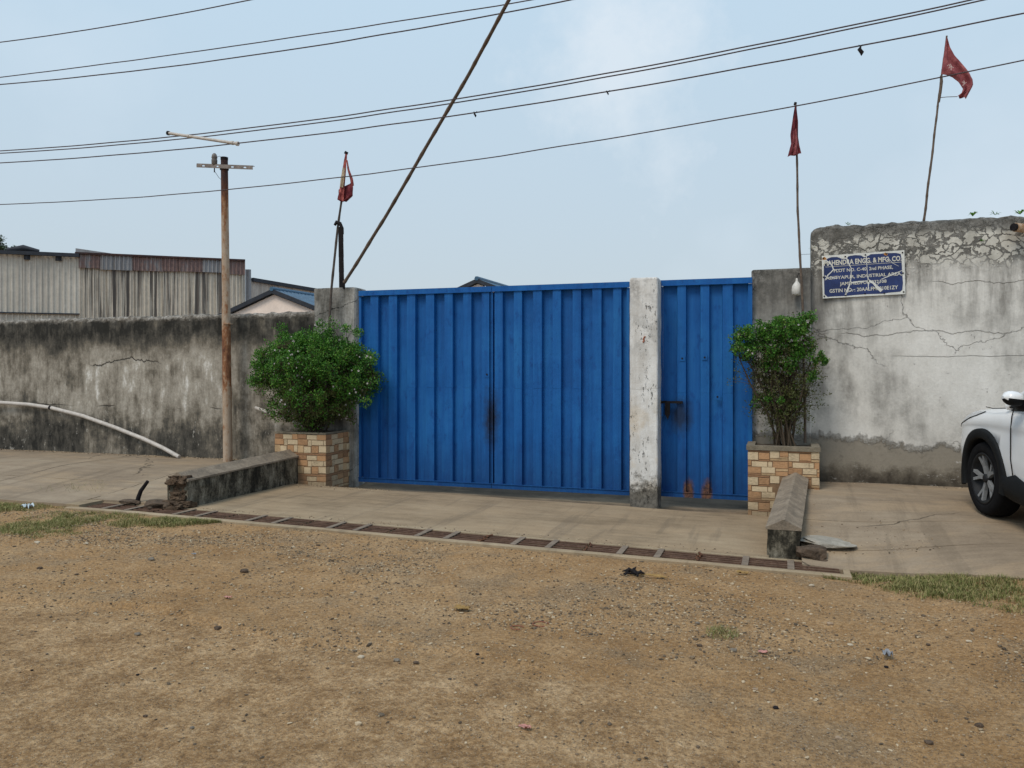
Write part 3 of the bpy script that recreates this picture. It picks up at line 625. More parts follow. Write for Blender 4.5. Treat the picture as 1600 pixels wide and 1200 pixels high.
c = at(1044, 640, wy); h = MB().box((c.x - .035, wy - .035, a.z - .15), (c.x + .025, wy - .012, a.z - .015)); h.prism([(c.x - .03, wy - .037, a.z - .15), (c.x, wy - .037, a.z - .21), (c.x + .018, wy - .037, a.z - .15)], (0, .02, 0)); h.build('hasp', DARKIRON, wk)
MB().box((c.x - .09, wy - .018, a.z - .17), (c.x - .055, wy, a.z - .02)).build('lock_plate', BLUE, wk)
for px, py in ((1066, 560), (1101, 558.5), (1121, 620)):
    q = at(px, py, wy); mm = MB().box((q.x - .032, GY - .056, q.z - .032), (q.x + .032, GY - .048, q.z + .032)); p_ = mm.build('plate', BLUE, wk)
    sub(MB().tube([(q.x, GY - .06, q.z), (q.x, GY - .056, q.z)], .011, 8), 'rivet', DARKIRON, p_)
# latch hole on the left leaf
q = at(762, 585, GY); lf = bpy.data.objects['double_gate_leaf']
MB().tube([(q.x, GY - .034, q.z), (q.x, GY - .024, q.z)], .012, 8).build('latch_hole', DARKIRON, lf)
MB().box((q.x - .03, GY - .032, q.z - .04), (q.x + .02, GY - .0275, q.z - .022)).build('latch_plate', BLUE, lf)

# ------------------------------------------------------------------ planters
TILE = [  # (u0, v0, u1, v1, tone) v from the top of the tile, 0..1
 (0, 0, .55, .075, 'b'), (0, .075, .27, .40, 'p'), (.27, .085, .55, .37, 'o'), (.55, 0, .79, .30, 'p'), (.79, 0, 1, .24, 'o'), (.79, .24, 1, .30, 't'),
 (.55, .30, 1, .41, 't'), (0, .40, .10, .63, 'o'), (.27, .37, .55, .44, 'b'), (.10, .44, .50, .66, 'p'), (.50, .44, .62, .66, 'p'), (.62, .41, 1, .70, 'o'),
 (0, .66, .34, .92, 'o'), (.34, .66, .69, .90, 'p'), (.69, .70, 1, .81, 't'), (.69, .81, 1, 1, 'o'), (0, .92, .34, 1, 'b'), (.34, .90, .69, 1, 't')]
TILE2 = [(0, 0, .32, .22, 'b'), (.32, .02, .68, .26, 'p'), (.68, 0, 1, .26, 'o'), (0, .24, .36, .52, 'o'), (.36, .27, .50, .56, 'p'), (.50, .27, .92, .52, 'p'), (.92, .26, 1, .52, 'p'),
 (0, .54, .22, .90, 't'), (.22, .58, .47, .90, 'p'), (.50, .54, .74, .90, 'o'), (.74, .54, 1, .86, 'p'), (0, .91, 1, 1, 'b'), (.47, .56, .50, .9, 'b')]
unit = {}
for k, mt in STN.items():
    me = bpy.data.meshes.new('stone'); mb = MB().box((0, 0, 0), (1, 1, 1)); me.from_pydata(mb.v, [], mb.f); me.materials.append(mt); unit[k] = me
def tile_face(rt, org, u, nrm, W_, ztop, zbot, tiles, tw, thh, cut=None):
    """lay stone-patterned tiles over a face; org = left end, u = direction along the face"""
    u = Vector(u); nrm = Vector(nrm); rl = root_loc(rt)
    rows = int(math.ceil((ztop - zbot) / thh)); cols = int(math.ceil(W_ / tw)); g = .0016
    for r_ in range(rows):
        for c_ in range(cols):
            for (a0, b0, a1, b1, t) in tiles:
                s0, s1 = c_ * tw + a0 * tw + g, c_ * tw + a1 * tw - g
                z1, z0 = ztop - (r_ + b0) * thh - g, ztop - (r_ + b1) * thh + g
                if a0 == 0: s0 += .001
                s0 += random.uniform(0, .004); s1 -= random.uniform(0, .004); z0 += random.uniform(0, .004); z1 -= random.uniform(0, .003)
                s1 = min(s1, W_); z0 = max(z0, zbot)
                if s1 - s0 < .012 or z1 - z0 < .010: continue
                if cut and cut(s0, s1, z0, z1): continue
                pr_ = .006 + random.uniform(-.0012, .002)
                p = org + u * s0; ob = bpy.data.objects.new('stone', unit[t]); COL.objects.link(ob); ob.parent = rt
                mt = Matrix(((u.x * (s1 - s0), nrm.x * pr_, 0, p.x - rl.x), (u.y * (s1 - s0), nrm.y * pr_, 0, p.y - rl.y), (0, 0, z1 - z0, z0 - rl.z), (0, 0, 0, 1)))
                ob.matrix_local = mt
def planter(x0, x1, y0, y1, ztop, lab, loc):
    rt = root('planter', loc, lab, 'planter')
    m = MB(); m.box((x0 + .004, y0 + .004, -.1), (x1 - .004, y0 + .06, ztop - .04)); m.box((x0 + .004, y1 - .06, -.1), (x1 - .004, y1, ztop - .04))
    m.box((x0 + .004, y0 + .061, -.1), (x0 + .06, y1 - .061, ztop - .04)); m.box((x1 - .06, y0 + .061, -.1), (x1 - .004, y1 - .061, ztop - .04)); m.build('body', MORT, rt)
    P = []
    for j in range(14):
        P.append([(x0 + .061 + (x1 - x0 - .122) * i / 13, y0 + .061 + (y1 - y0 - .122) * j / 13, ztop - .03 + .025 * fbm(x0 + i * .3, j * .3)) for i in range(14)])
    MB().grid(P).build('soil', SOIL, rt)
    return rt
# right planter
RX0, RX1, PYF = -.349, .383, 9.10
rp_ = planter(RX0, RX1, PYF, 9.66, .75, 'square planter faced with stone-pattern tiles at right of the gates, grey cement rim', (.017, 9.1, 0))
m = MB()
m.box((RX0 - .012, PYF - .016, .700), (RX1 + .012, PYF + .075, .748)); m.box((RX0 - .012, PYF + .076, .701), (RX0 + .075, 9.655, .749)); m.box((RX1 - .075, PYF + .076, .701), (RX1 + .012, 9.655, .749)); m.build('rim', CAP, rp_)
tile_face(rp_, Vector((RX0, PYF + .004, 0)), (1, 0, 0), (0, -1, 0), RX1 - RX0, .699, -.02, TILE, .42, .272, lambda a, b, c, d: (.30 < (a + b) / 2 < .585 and (c + d) / 2 < .40))
tile_face(rp_, Vector((RX1 - .004, PYF, 0)), (0, 1, 0), (1, 0, 0), .55, .699, .25, TILE, .42, .272)
# left planter
LX0, LX1 = -6.40, -5.62
lp_ = planter(LX0, LX1, PYF, 9.69, .755, 'square planter faced with stone-pattern tiles at left of the gates, earth spilling over its top', (-6.01, 9.1, 0))
m = MB(); m.box((LX0 - .004, PYF - .006, .722), (LX1 + .004, PYF + .07, .744)); m.box((LX1 - .06, PYF + .071, .721), (LX1 + .004, 9.68, .743)); m.build('rim', CAP, lp_)
LC = LX0 + (at(465, 700, PYF).x - LX0)
tile_face(lp_, Vector((LC + .001, PYF + .004, 0)), (1, 0, 0), (0, -1, 0), LX1 - LC, .72, .0, TILE2, LX1 - LC + .002, .272)
tile_face(lp_, Vector((LX0, PYF + .004, 0)), (1, 0, 0), (0, -1, 0), LC - LX0, .72, .2, TILE2, .40, .272)
tile_face(lp_, Vector((LX1 - .004, PYF, 0)), (0, 1, 0), (1, 0, 0), .60, .72, .0, TILE2, .43, .272)

# ------------------------------------------------------------------ kerbs
def kerb(name, lab, P0, P1, hw0, hw1, zr0, zr1, zs0, zs1, zb, broken=False):
    """pitched coping on a low rendered wall; P0 near end, P1 far end (x, y)"""
    rt = root(name, (P0[0], P0[1], zb), lab, 'kerb'); n = 60
    top = []; 
    for i in range(n + 1):
        t = i / n; x = P0[0] + (P1[0] - P0[0]) * t; y = P0[1] + (P1[1] - P0[1]) * t; hw = hw0 + (hw1 - hw0) * t
        zr = zr0 + (zr1 - zr0) * t + .004 * fbm(y * 5); zs = zs0 + (zs1 - zs0) * t
        j = lambda k: .005 * nz(y * 3, k * 3)
        top.append([(x - hw - .012, y, zs - .02 + j(1)), (x - hw - .012, y, zs + j(2)), (x - hw * .5, y, (zs + zr) / 2 + j(3)), (x - .01, y, zr - .002), (x + .01, y, zr), (x + hw * .5, y, (zs + zr) / 2 + j(4)), (x + hw + .012, y, zs + j(5)), (x + hw + .012, y, zs - .02 + j(6))])
    m = MB().grid(top, 0, False)
    for q in (top[0], top[-1]): m.add(q, [tuple(range(8))])
    m.build('coping', KT, rt)
    P = []
    for i in range(n + 1):
        t = i / n; x = P0[0] + (P1[0] - P0[0]) * t; y = P0[1] + (P1[1] - P0[1]) * t + (.006 if i == 0 else 0); hw = hw0 + (hw1 - hw0) * t; zs = zs0 + (zs1 - zs0) * t - .018
        row = []
        for s_ in (-1, 1):
            for k in range(6):
                kk = k if s_ < 0 else 5 - k; z = zb - .05 + (zs - zb + .05) * kk / 5
                row.append((x + s_ * (hw + .010 * fbm(y * 4, z * 5, s_)), y + (.012 * nz(z * 20, s_) if i == 0 else 0), z))
        P.append(row)
    m = MB().grid(P, 0, False)
    for q in (P[0], P[-1]): m.add(q, [tuple(range(12))])
    m.build('side', KS, rt)
    return rt
kerb('kerb', 'mossy low kerb wall with pitched coping at right, running from the right planter to the drain', (.018, 7.10), (.145, 9.092), .132, .120, .318, .475, .252, .415, -.05)
lk = kerb('kerb', 'blackened low kerb wall with pitched coping and broken end at left, running to the left planter', (-6.17, 7.02), (-6.17, 9.092), .135, .135, .465, .515, .395, .435, 0)
def rock(c, r_, seed=0, sq=.6, sub_=3, rough=.35):
    import bmesh
    bm = bmesh.new(); bmesh.ops.create_icosphere(bm, subdivisions=sub_, radius=1)
    vs = []
    for v in bm.verts:
        d = 1 + rough * fbm(v.co.x * 1.3 + seed, v.co.y * 1.3, v.co.z * 1.3) + .4 * rough * abs(nz(v.co.x * 4 + seed, v.co.y * 4, v.co.z * 4))
        q = v.co * d; q = Vector((clamp(q.x, -1.05, 1.02), clamp(q.y, -1.0, 1.05), clamp(q.z, -.8, .8)))
        vs.append((c[0] + q.x * r_[0], c[1] + q.y * r_[1], c[2] + q.z * r_[2]))
    m = MB().add(vs, [tuple(v.index for v in f.verts) for f in bm.faces], 0, False); bm.free(); return m
# broken masonry core of the left kerb
BRK = m_island('broken_masonry', [(.07, .048, .034), (.13, .088, .058), (.20, .14, .095), (.11, .078, .052)])
BRK = m_plain('broken_masonry', (.125, .086, .058), .75, .95, 11, spec=.1, bmp=.03)
for k, (x, y, z, a, b, c) in enumerate(((-6.175, 7.035, .385, .125, .075, .062), (-6.165, 7.06, .29, .115, .05, .09), (-6.15, 7.02, .22, .10, .06, .05), (-6.13, 7.01, .125, .15, .13, .060), (-6.28, 7.00, .105, .12, .08, .035))):
    rock((x, y, z), (a, b, c), k * 3 + 1, 1, 4, .75).build('broken_core', BRK, lk)
for k, (px, py, y, sx, sy, sz, lb) in enumerate((
    (250, 783, 6.98, .20, .12, .045, 'flat broken piece of masonry at the foot of the left kerb end'),
    (205, 787, 6.99, .13, .06, .03, 'long thin masonry scrap lying at the base of the black stick'))):
    p = at(px, py, y); o = rock((p.x, y, T(p.x) + .03), (sx, sy, sz), k * 7 + 20).build('rubble', ROCK, None, (p.x, y, T(p.x))); tag(o, lb, 'rubble')
p = at(1268, 864, 7.05); o = rock((p.x, 7.05, T(p.x) + .055), (.115, .10, .085), 31, 1, 3, .45).build('rock', ROCK, None, (p.x, 7.05, 0)); tag(o, 'dark brown rock tucked against the near end of the right kerb', 'rock')
p = at(1293, 847, 7.28); hz_ = right_h(p.x, 7.28)
o = rock((p.x, 7.28, hz_ + .02), (.22, .15, .030), 47, 1, 3, .55).build('concrete_slab_piece', SLABM, None, (p.x, 7.28, hz_)); o.rotation_euler = (0, R(3), 0); tag(o, 'flat pale broken slab lying on the parking area beside the right kerb', 'slab')
p = at(1286, 868, 6.98); o = rock((p.x, 6.98, .02), (.06, .035, .02), 52, 1, 2).build('rock', ROCK, None, (p.x, 6.98, 0)); tag(o, 'small dark stone chip beside the brown rock at the right kerb', 'rock')

# ------------------------------------------------------------------ utility pole
pb = at(356, 719, 9.50); pt = at(350.5, 248, 9.50)
up = root('utility_pole', (pb.x, 9.5, pb.z), 'rusty peeling steel pole with a cross arm, standing in front of the left wall', 'pole')
n = 40; MB().tube([pb.lerp(pt, i / n) - Vector((0, 0, .1 if i == 0 else 0)) for i in range(n + 1)], [.061 - .012 * i / n + (.004 if i < 21 else 0) for i in range(n + 1)], 16).build('post', POLE, up)
q = at(356, 507, 9.5); MB().tube([(q.x, 9.5, q.z), (q.x, 9.5, q.z + .02)], .068, 16).build('collar', POLE, up)
a = at(307, 258.5, 9.43); b = at(394.5, 262, 9.43); d = (b - a)
arm = MB()
segs = [0, .10, .15, .36, .40, .62, .67, .84, .89, 1]
hh = .026
for s_ in (-1, 1):
    arm.prism([a + Vector((0, 0, s_ * hh)), b + Vector((0, 0, s_ * hh)), b + Vector((0, 0, s_ * hh * .35)), a + Vector((0, 0, s_ * hh * .35))], (0, .008, 0))
for s0, s1 in zip(segs[0:-1:2], segs[1::2]):
    arm.prism([a + d * s0 + Vector((0, -.001, -hh * .4)), a + d * s1 + Vector((0, -.001, -hh * .4)), a + d * s1 + Vector((0, -.001, hh * .4)), a + d * s0 + Vector((0, -.001, hh * .4))], (0, .008, 0))
arm.prism([a + Vector((0, .008, hh)), b + Vector((0, .008, hh)), b + Vector((0, .05, hh)), a + Vector((0, .05, hh))], (0, 0, .006))
arm.build('cross_arm', ARM, up)
q = at(335, 256, 9.45)
MB().lathe([(.018, -.03), (.04, 0), (.042, .05), (.034, .075), (.042, .085), (.032, .13), (.014, .15), (.001, .152)], Matrix.Translation(q), 14).build('insulator', m_plain('old_insulator', (.16, .14, .13), .4, .5, 12), up)
MB().tube([q + Vector((0, 0, -.03)), q + Vector((0, 0, -.12))], .008, 6).build('insulator_pin', DARKIRON, up)
MB().tube([q + Vector((.03, 0, .09)), q + Vector((.10, -.01, .10)), q + Vector((.16, 0, .02))], .003, 5).tube([q + Vector((0, 0, -.10)), q + Vector((.08, -.01, -.20)), q + Vector((.11, 0, -.23))], .003, 5).build('tie_wire', DARKIRON, up)
MB().tube([pt + Vector((0, 0, -.16)), pt + Vector((0, 0, -.09))], .062, 16).build('clamp', DARKIRON, up)
MB().tube([pt + Vector((0, 0, -.02)), pt + Vector((0, 0, .02))], .052, 16).build('pole_cap', DARKIRON, up)

# ------------------------------------------------------------------ overhead wires
def quad3(p0, p1, p2, t):
    """parabola through three points, parameterised by x"""
    return None
def wire(pts, y, rad, lab, y2=None, grp=None):
    P3 = [at(px, py, y) for px, py in pts]
    A = [(p.x, p.z) for p in P3]
    # least squares sagging curve z(x)
    import numpy as np
    deg = 2 if len(A) > 2 else 1
    cf = np.polyfit([q[0] for q in A], [q[1] for q in A], deg)
    x0, x1 = -19., 9.
    L = [(x, y, float(np.polyval(cf, x)) + .006 * nz(x * 1.5, rad * 900)) for x in frange(x0, x1, 120)]
    o = MB().tube(L, rad * .86, 6).build('overhead_wire', WIRE, None, L[60]); tag(o, lab, 'wire', grp); return cf
G = 'overhead service wires'
wire([(0, 66), (200, 36), (390, 0)], 8.4, .008, 'topmost overhead wire crossing the upper left corner', grp=G)
wire([(0, 121), (400, 67), (800, 5)], 8.4, .0075, 'second overhead wire from the top at left, just above a close parallel one', grp=G)
wire([(0, 132), (450, 78), (890, 0)], 8.4, .0085, 'third overhead wire from the top at left, lower of the close pair', grp=G)
wA = wire([(0, 236), (250, 215), (700, 156), (1130, 82), (1490, 5)], 8.6, .0085, 'overhead wire running to the upper right, upper one of the pair meeting at the spacer', grp=G)
wB = wire([(0, 239), (330, 214), (700, 159), (1130, 88), (1535, 0)], 8.75, .0085, 'overhead wire running to the upper right, lower one of the pair meeting at the spacer', grp=G)
wC = wire([(0, 255), (370, 222), (745, 178), (950, 142), (1345, 72), (1600, 20)], 8.6, .0085, 'overhead wire with three dark scraps hanging from it', grp=G)
wD = wire([(0, 319), (350, 298), (640, 265), (940, 217), (1240, 163), (1600, 96)], 8.5, .0072, 'lowest overhead wire, passing in front of the flags', grp=G)
import numpy as np
wC0 = np.polyfit([at(px, py, 8.6).x for px, py in ((0, 255), (370, 222), (745, 178), (950, 142), (1345, 72), (1600, 20))], [at(px, py, 8.6).z for px, py in ((0, 255), (370, 222), (745, 178), (950, 142), (1345, 72), (1600, 20))], 2)
for px, lb, sz in ((743, 'left scrap of dark thread dangling from the overhead wire', .7), (950, 'middle tiny scrap dangling from the overhead wire', .5), (1345, 'right and largest dark scrap hanging from the overhead wire', 1.2)):
    x = at(px, 100, 8.6).x; z = float(np.polyval(wC0, x))
    m = MB(); m.tube([(x - .02, 8.6, z + .008), (x, 8.59, z - .01), (x + .02, 8.6, z + .008)], .006, 5)
    m.tube([(x, 8.59, z - .005), (x - .012 * sz, 8.588, z - .03 * sz), (x + .008 * sz, 8.59, z - .06 * sz), (x + .004, 8.59, z - .085 * sz)], [.004, .016 * sz, .017 * sz, .003], 7)
    o = m.build('wire_scrap', DARKIRON, None, (x, 8.6, z)); tag(o, lb, 'scrap')
a = at(263, 208, 8.6); b = at(371, 224.5, 8.6)
sp_ = root('wire_spacer', a, 'pale pipe spacer tied slantwise across the overhead wires above the pole', 'pipe')
MB().tube([a, a.lerp(b, .5), b], .020, 10).build('pipe', PVC, sp_)
for t in (.0, .30, .93, 1.0):
    q = a.lerp(b, t); MB().tube([q - (b - a) * .012, q + (b - a) * .012], .029 if t in (0., 1.) else .026, 10).build('tie', DARKIRON if t == 0 else PVC, sp_)

# ------------------------------------------------------------------ bamboo poles, iron post and flags
def bamboo(pts, r0, r1, name, rt, mat, nodes=10):
    C_ = [Vector(p) for p in pts]; L = []; Rr = []; n = nodes * 4
    def cp(t):
        k = t * (len(C_) - 1); i = min(int(k), len(C_) - 2); return C_[i].lerp(C_[i + 1], k - i)
    for i in range(n + 1):
        t = i / n; p = cp(t); w_ = r0 + (r1 - r0) * t
        L.append(p + Vector((.006 * nz(i * .13, 1) , .006 * nz(i * .13, 5), 0))); Rr.append(w_ * (1.13 if i % 4 == 0 else .97))
    return MB().tube(L, Rr, 8).build(name, mat, rt)
def cloth(rt, name, left, right, y, mat, n=16, fold=.03, th=.004, seed=0, depth=0.):
    """cloth hanging between two edge lines given as photo outlines on the plane y, with folds in depth"""
    def samp(Lp, t):
        k = t * (len(Lp) - 1); i = min(int(k), len(Lp) - 2); f = k - i
        return at(Lp[i][0] + (Lp[i+1][0] - Lp[i][0]) * f, Lp[i][1] + (Lp[i+1][1] - Lp[i][1]) * f, y)
    F_, B_ = [], []
    for i in range(n * 2 + 1):
        t = i / (n * 2); a = samp(left, t); b = samp(right, t); r1, r2 = [], []
        for j in range(13):
            s_ = j / 12; p = a.lerp(b, s_); dy = fold * math.sin(s_ * 9 + t * 3 + seed) * (.25 + .75 * t) + .4 * fold * nz(s_ * 5, t * 5, seed) + depth * s_
            r1.append(p + Vector((0, dy, .004 * nz(s_ * 7, t * 8, seed + 2)))); r2.append(p + Vector((0, dy + th, 0)))
        F_.append(r1); B_.append(r2)
    m = MB().grid(F_); m.grid([list(reversed(r_)) for r_ in B_])
    ring = lambda G_: [r_[0] for r_ in G_] + G_[-1][1:] + [r_[-1] for r_ in reversed(G_[:-1])]
    A_, Bk = ring(F_), ring([r_ for r_ in B_]); k = len(A_)
    m.add(A_ + Bk, [(i, i + 1, k + i + 1, k + i) for i in range(k - 1)])
    return m.build(name, mat, rt)
FY = 9.45
# left flag stick
base = at(505, 668, FY)
f1 = root('flag_pole', base, 'left bamboo flag stick with a bundled dark red flag, lashed to the iron post', 'flag')
bamboo([base, at(514, 520, 9.5), at(518, 450, 9.55), at(527, 360, 9.6), at(535, 305, 9.6), at(541, 238, 9.6)], .020, .013, 'stick', f1, BAMD, 9)
cloth(f1, 'flag_cloth', [(539.5, 240), (535, 262), (531, 286), (528.5, 311)], [(542, 241), (541, 262), (539, 290), (537, 315)], 9.56, CLOTHR, fold=.012)
cloth(f1, 'flag_cloth', [(529, 296), (528.5, 304), (527.6, 312), (533, 315)], [(551.5, 284), (552, 292), (550.5, 306), (540, 315)], 9.575, CLOTHD, n=10, fold=.02, seed=2)
cloth(f1, 'flag_cloth', [(541.5, 250), (543, 265), (547, 280), (548, 290)], [(542.8, 250), (545.5, 265), (551, 279), (553, 290)], 9.57, CLOTHR, n=8, fold=.01, seed=4)
cloth(f1, 'pale_cloth', [(536, 262), (532, 278), (530.5, 292)], [(538.5, 262), (538, 280), (536.5, 293)], 9.545, m_cloth('pale_cloth', (.45, .34, .22), (.62, .52, .38)), n=8, fold=.01, seed=6)
MB().tube([at(540, 241, 9.6), at(542, 237, 9.6)], .026, 7).build('knot', DARKIRON, f1)
MB().tube([at(x, y_, 9.57) for x, y_ in ((523, 352), (526, 347), (531, 349), (535, 357), (536, 366))], [.018, .026, .026, .02, .012], 7).build('lashing', DARKIRON, f1)
# iron post
ip = at(533.5, 449, 9.72); it = at(532, 354, 9.72)
io = MB(); dx = .038
n = 12
for i in range(n):
    p0 = ip.lerp(it, i / n); p1 = ip.lerp(it, (i + 1) / n)
    w0 = dx * (1 - .02 * (i % 3)); io.prism([p0 + Vector((-w0, 0, 0)), p0 + Vector((w0, 0, 0)), p1 + Vector((w0 * .97, 0, -.001)), p1 + Vector((-w0 * .97, 0, -.001))], (0, .012, 0))
io.box((ip.x - dx, 9.733, ip.z), (ip.x - dx + .012, 9.80, it.z))
io.tube([ip + Vector((.05, -.02, -.02)), ip + Vector((.055, -.03, .06)), ip + Vector((.03, -.02, .12))], .018, 6)
o = io.build('iron_post', DARKIRON, None, ip); tag(o, 'dark upright angle-iron post set in the top of the left gate pier', 'post')
lb0 = at(541, 438, 9.66)
lbm = root('leaning_bamboo', lb0, 'long thick bamboo pole leaning up and out of frame from the left pier', 'bamboo pole')
bamboo([lb0 + Vector((-.03, 0, -.03)), at(600, 343, 9.35), at(668, 226, 8.95), at(735, 112, 8.55), at(795, 0, 8.1), at(842, -90, 7.8)], .022, .020, 'pole', lbm, BAMB, 16)
# right flag stick in planter
b2 = at(1258, 692, 9.5)
f2 = root('flag_pole', b2, 'middle bamboo flag stick with a limp dark red flag, rising from the right planter', 'flag')
bamboo([b2, at(1256.5, 600, 9.52), at(1255, 500, 9.55), at(1250, 400, 9.58), at(1246.5, 330, 9.6), at(1245.5, 255, 9.6), at(1243, 162, 9.6)], .015, .011, 'stick', f2, BAMB, 12)
cloth(f2, 'flag_cloth', [(1242, 164), (1238.5, 186), (1235, 210), (1236, 224), (1230.6, 245)], [(1244.5, 166), (1247, 190), (1247, 214), (1249, 228), (1252, 240)], 9.57, CLOTHD, fold=.03)
cloth(f2, 'flag_cloth', [(1240, 205), (1239, 222), (1236, 243)], [(1244, 200), (1247, 222), (1247, 241)], 9.545, CLOTHP, n=8, fold=.02, seed=3)
MB().tube([at(1242, 164, 9.6), at(1243.2, 160, 9.6)], .016, 7).build('knot', DARKIRON, f2)
MB().tube([at(1249.5, 398, 9.58), at(1256, 397.5, 9.7), at(1266, 397, 9.8)], .002, 5).build('tie_string', DARKIRON, f2)
# far right flag on the tall wall
b3 = at(1443.5, 345, 9.9)
f3 = root('flag_pole', b3, 'bamboo flag stick on the tall white wall, its faded red flag blown out', 'flag')
bamboo([b3, at(1452, 277, 9.9), at(1463, 185, 9.9), at(1471, 120, 9.9), at(1479.5, 56, 9.9)], .014, .009, 'stick', f3, BAMB, 14)
cloth(f3, 'flag_cloth', [(1478.5, 60), (1474.5, 88), (1471, 115), (1480, 116.5), (1489, 120), (1498, 128), (1504.5, 139), (1502, 146), (1495, 151.5)],
      [(1480, 58), (1484, 74), (1490.5, 86), (1498, 95), (1507, 106), (1515, 116), (1519.5, 124), (1520.5, 133), (1509.5, 154)], 9.87, CLOTHP, n=22, fold=.035, seed=1)
em = MB()
for pts in (((1482, 107), (1486, 104), (1490, 106)), ((1485, 100), (1486.5, 104), (1486, 110)), ((1480, 103), (1483, 101), (1484, 104)), ((1503, 128), (1507, 131), (1510, 129)), ((1506, 126), (1507, 131), (1504, 134))):
    em.tube([at(px, py, 9.82) for px, py in pts], .0045, 5)
em.build('emblem', m_plain('faded_print', (.55, .42, .40), .2, .9), f3)
MB().tube([at(1469, 152.5, 9.9), at(1480, 151.5, 9.88), at(1496, 151, 9.87)], .004, 5).build('string', BAMB, f3)
MB().tube([at(1467, 160, 9.9), at(1469, 145, 9.88), at(1471, 128, 9.9), at(1470.5, 118, 9.89)], [.012, .017, .018, .014], 6).build('binding', BAMB, f3)

# ------------------------------------------------------------------ lamp on the right pier
q = at(1245, 450, 9.62)
lm = root('bulb_lamp', q, 'white bulb lamp hanging on the right gate pier beside the flag stick', 'lamp')
MB().lathe([(.001, -.085), (.035, -.083), (.053, -.07), (.056, -.02), (.052, .02), (.030, .055), (.014, .075), (.012, .09)], Matrix.Translation(q), 18).build('bulb', WHITE, lm)
MB().lathe([(.012, .085), (.012, .105), (.004, .112)], Matrix.Translation(q), 12).build('holder', WHITE, lm)
MB().tube([q + Vector((0, 0, .11)), q + Vector((.02, .03, .17)), q + Vector((.04, .075, .16))], .004, 6).build('cord', DARKIRON, lm)
# pipe stub at the top right of the tall wall
q = at(1592, 358, 9.70)
ps = root('wall_pipe', q, 'short rusty white pipe stub sticking out near the top of the tall white wall', 'pipe')
MB().tube([(q.x - .05, 9.63, q.z + .01), (q.x + .12, 9.74, q.z), (q.x + .3, 9.86, q.z - .01)], .048, 12).build('stub', m_rust('stub_rust', (.40, .25, .14), (.58, .52, .46), (.16, .08, .05), 18), ps)
MB().tube([(q.x - .075, 9.61, q.z + .012), (q.x - .052, 9.627, q.z + .01)], .040, 12).build('stub_mouth', DARKIRON, ps)

# ------------------------------------------------------------------ name board
SY = 9.765
sg = root('name_board', at(1284, 466, SY), 'blue and white company name board on the tall white wall, paint cracked and peeling', 'sign')
c00, c10, c11, c01 = at(1285.5, 466.5, SY), at(1414.5, 459.5, SY), at(1413, 393, SY), at(1284, 400, SY)
ux = (c10 - c00); uz = (c01 - c00)
def sp3(u, v, d=0.): return c00 + ux * u + uz * v + Vector((0, -d, 0))
def patch(poly, d, th=.0008): return MB().prism([sp3(u, v, d + th) for u, v in poly], (0, th, 0))
m_b = m_plain('board_blue', (.022, .038, .125), .3, .5, 5); m_w = m_plain('board_white', (.66, .66, .62), .12, .6, 10); m_l = m_plain('board_lettering', (.60, .58, .50), .12, .6, 20)
patch([(0, 0), (1, 0), (1, 1), (0, 1)], .0, .008).build('panel', m_w, sg)
pb_ = []
rs = random.Random(5)
outl = [(.022, .10), (.02, .5), (.022, .80), (.05, .87), (.07, .93), (.12, .955), (.19, .95), (.25, .90), (.30, .89), (.33, .95), (.41, .965), (.48, .95), (.52, .90), (.57, .93), (.60, .96), (.72, .955), (.80, .96), (.90, .95), (.955, .92), (.965, .80), (.968, .5), (.975, .25), (.965, .10), (.94, .06), (.80, .05), (.74, .035), (.55, .045), (.40, .04), (.28, .03), (.15, .035), (.06, .03)]
patch(outl, .008, .001).build('blue_field', m_b, sg)
def text(s_, u0, v0, u1, vh, nm='lettering', bold=.0, mat=None):
    cu = bpy.data.curves.new('t', 'FONT'); cu.body = s_; cu.size = 1; cu.offset = bold; cu.resolution_u = 2; cu.extrude = .0
    ob = bpy.data.objects.new('t', cu); me = bpy.data.meshes.new_from_object(ob); bpy.data.objects.remove(ob)
    X = [v.co.x for v in me.vertices]; Y = [v.co.y for v in me.vertices]; x0, x1, h1 = min(X), max(X), .72
    mb = MB(); mb.add([sp3(u0 + (v.co.x - x0) / (x1 - x0) * (u1 - u0), v0 + v.co.y / h1 * vh, .0102) for v in me.vertices], [tuple(p.vertices) for p in me.polygons])
    bpy.data.meshes.remove(me); return mb.build(nm, mat or m_l, sg)
text('MAHENDRA ENGG. & MFG. CO.', .025, .765, .965, .115, bold=.03)
text('PLOT NO. C-40, 2nd PHASE,', .145, .595, .86, .075, bold=.018)
text('ADITYAPUR, INDUSTRIAL AREA,', .045, .435, .965, .075, bold=.018)
text('JAMSHEDPUR-832108', .215, .285, .78, .075, bold=.018)
text('GSTIN NO. : 20AALFM0010E1ZY', .085, .125, .915, .085, bold=.018)
MB().prism([sp3(.04, .728, .0102), sp3(.965, .728, .0102), sp3(.965, .736, .0102), sp3(.04, .736, .0102)], (0, .0006, 0)).build('rule_line', m_l, sg)
def crack(pts, w_):
    m = MB(); L = []; Rr = []
    n = len(pts)
    for i, (u, v) in enumerate(pts):
        a = pts[max(0, i-1)]; b = pts[min(n-1, i+1)]; dx, dy = (b[0]-a[0]) * 1.8, b[1]-a[1]; l = math.hypot(dx, dy) or 1
        ww = .62 * (w_[i] if isinstance(w_, list) else w_ * rs.uniform(.5, 1.4)); L.append((u - dy / l * ww / 1.8, v + dx / l * ww)); Rr.append((u + dy / l * ww / 1.8, v - dx / l * ww))
    P = [[sp3(u, v, .0108) for u, v in L], [sp3(u, v, .0108) for u, v in Rr]]
    return m.grid(P, 0, False)
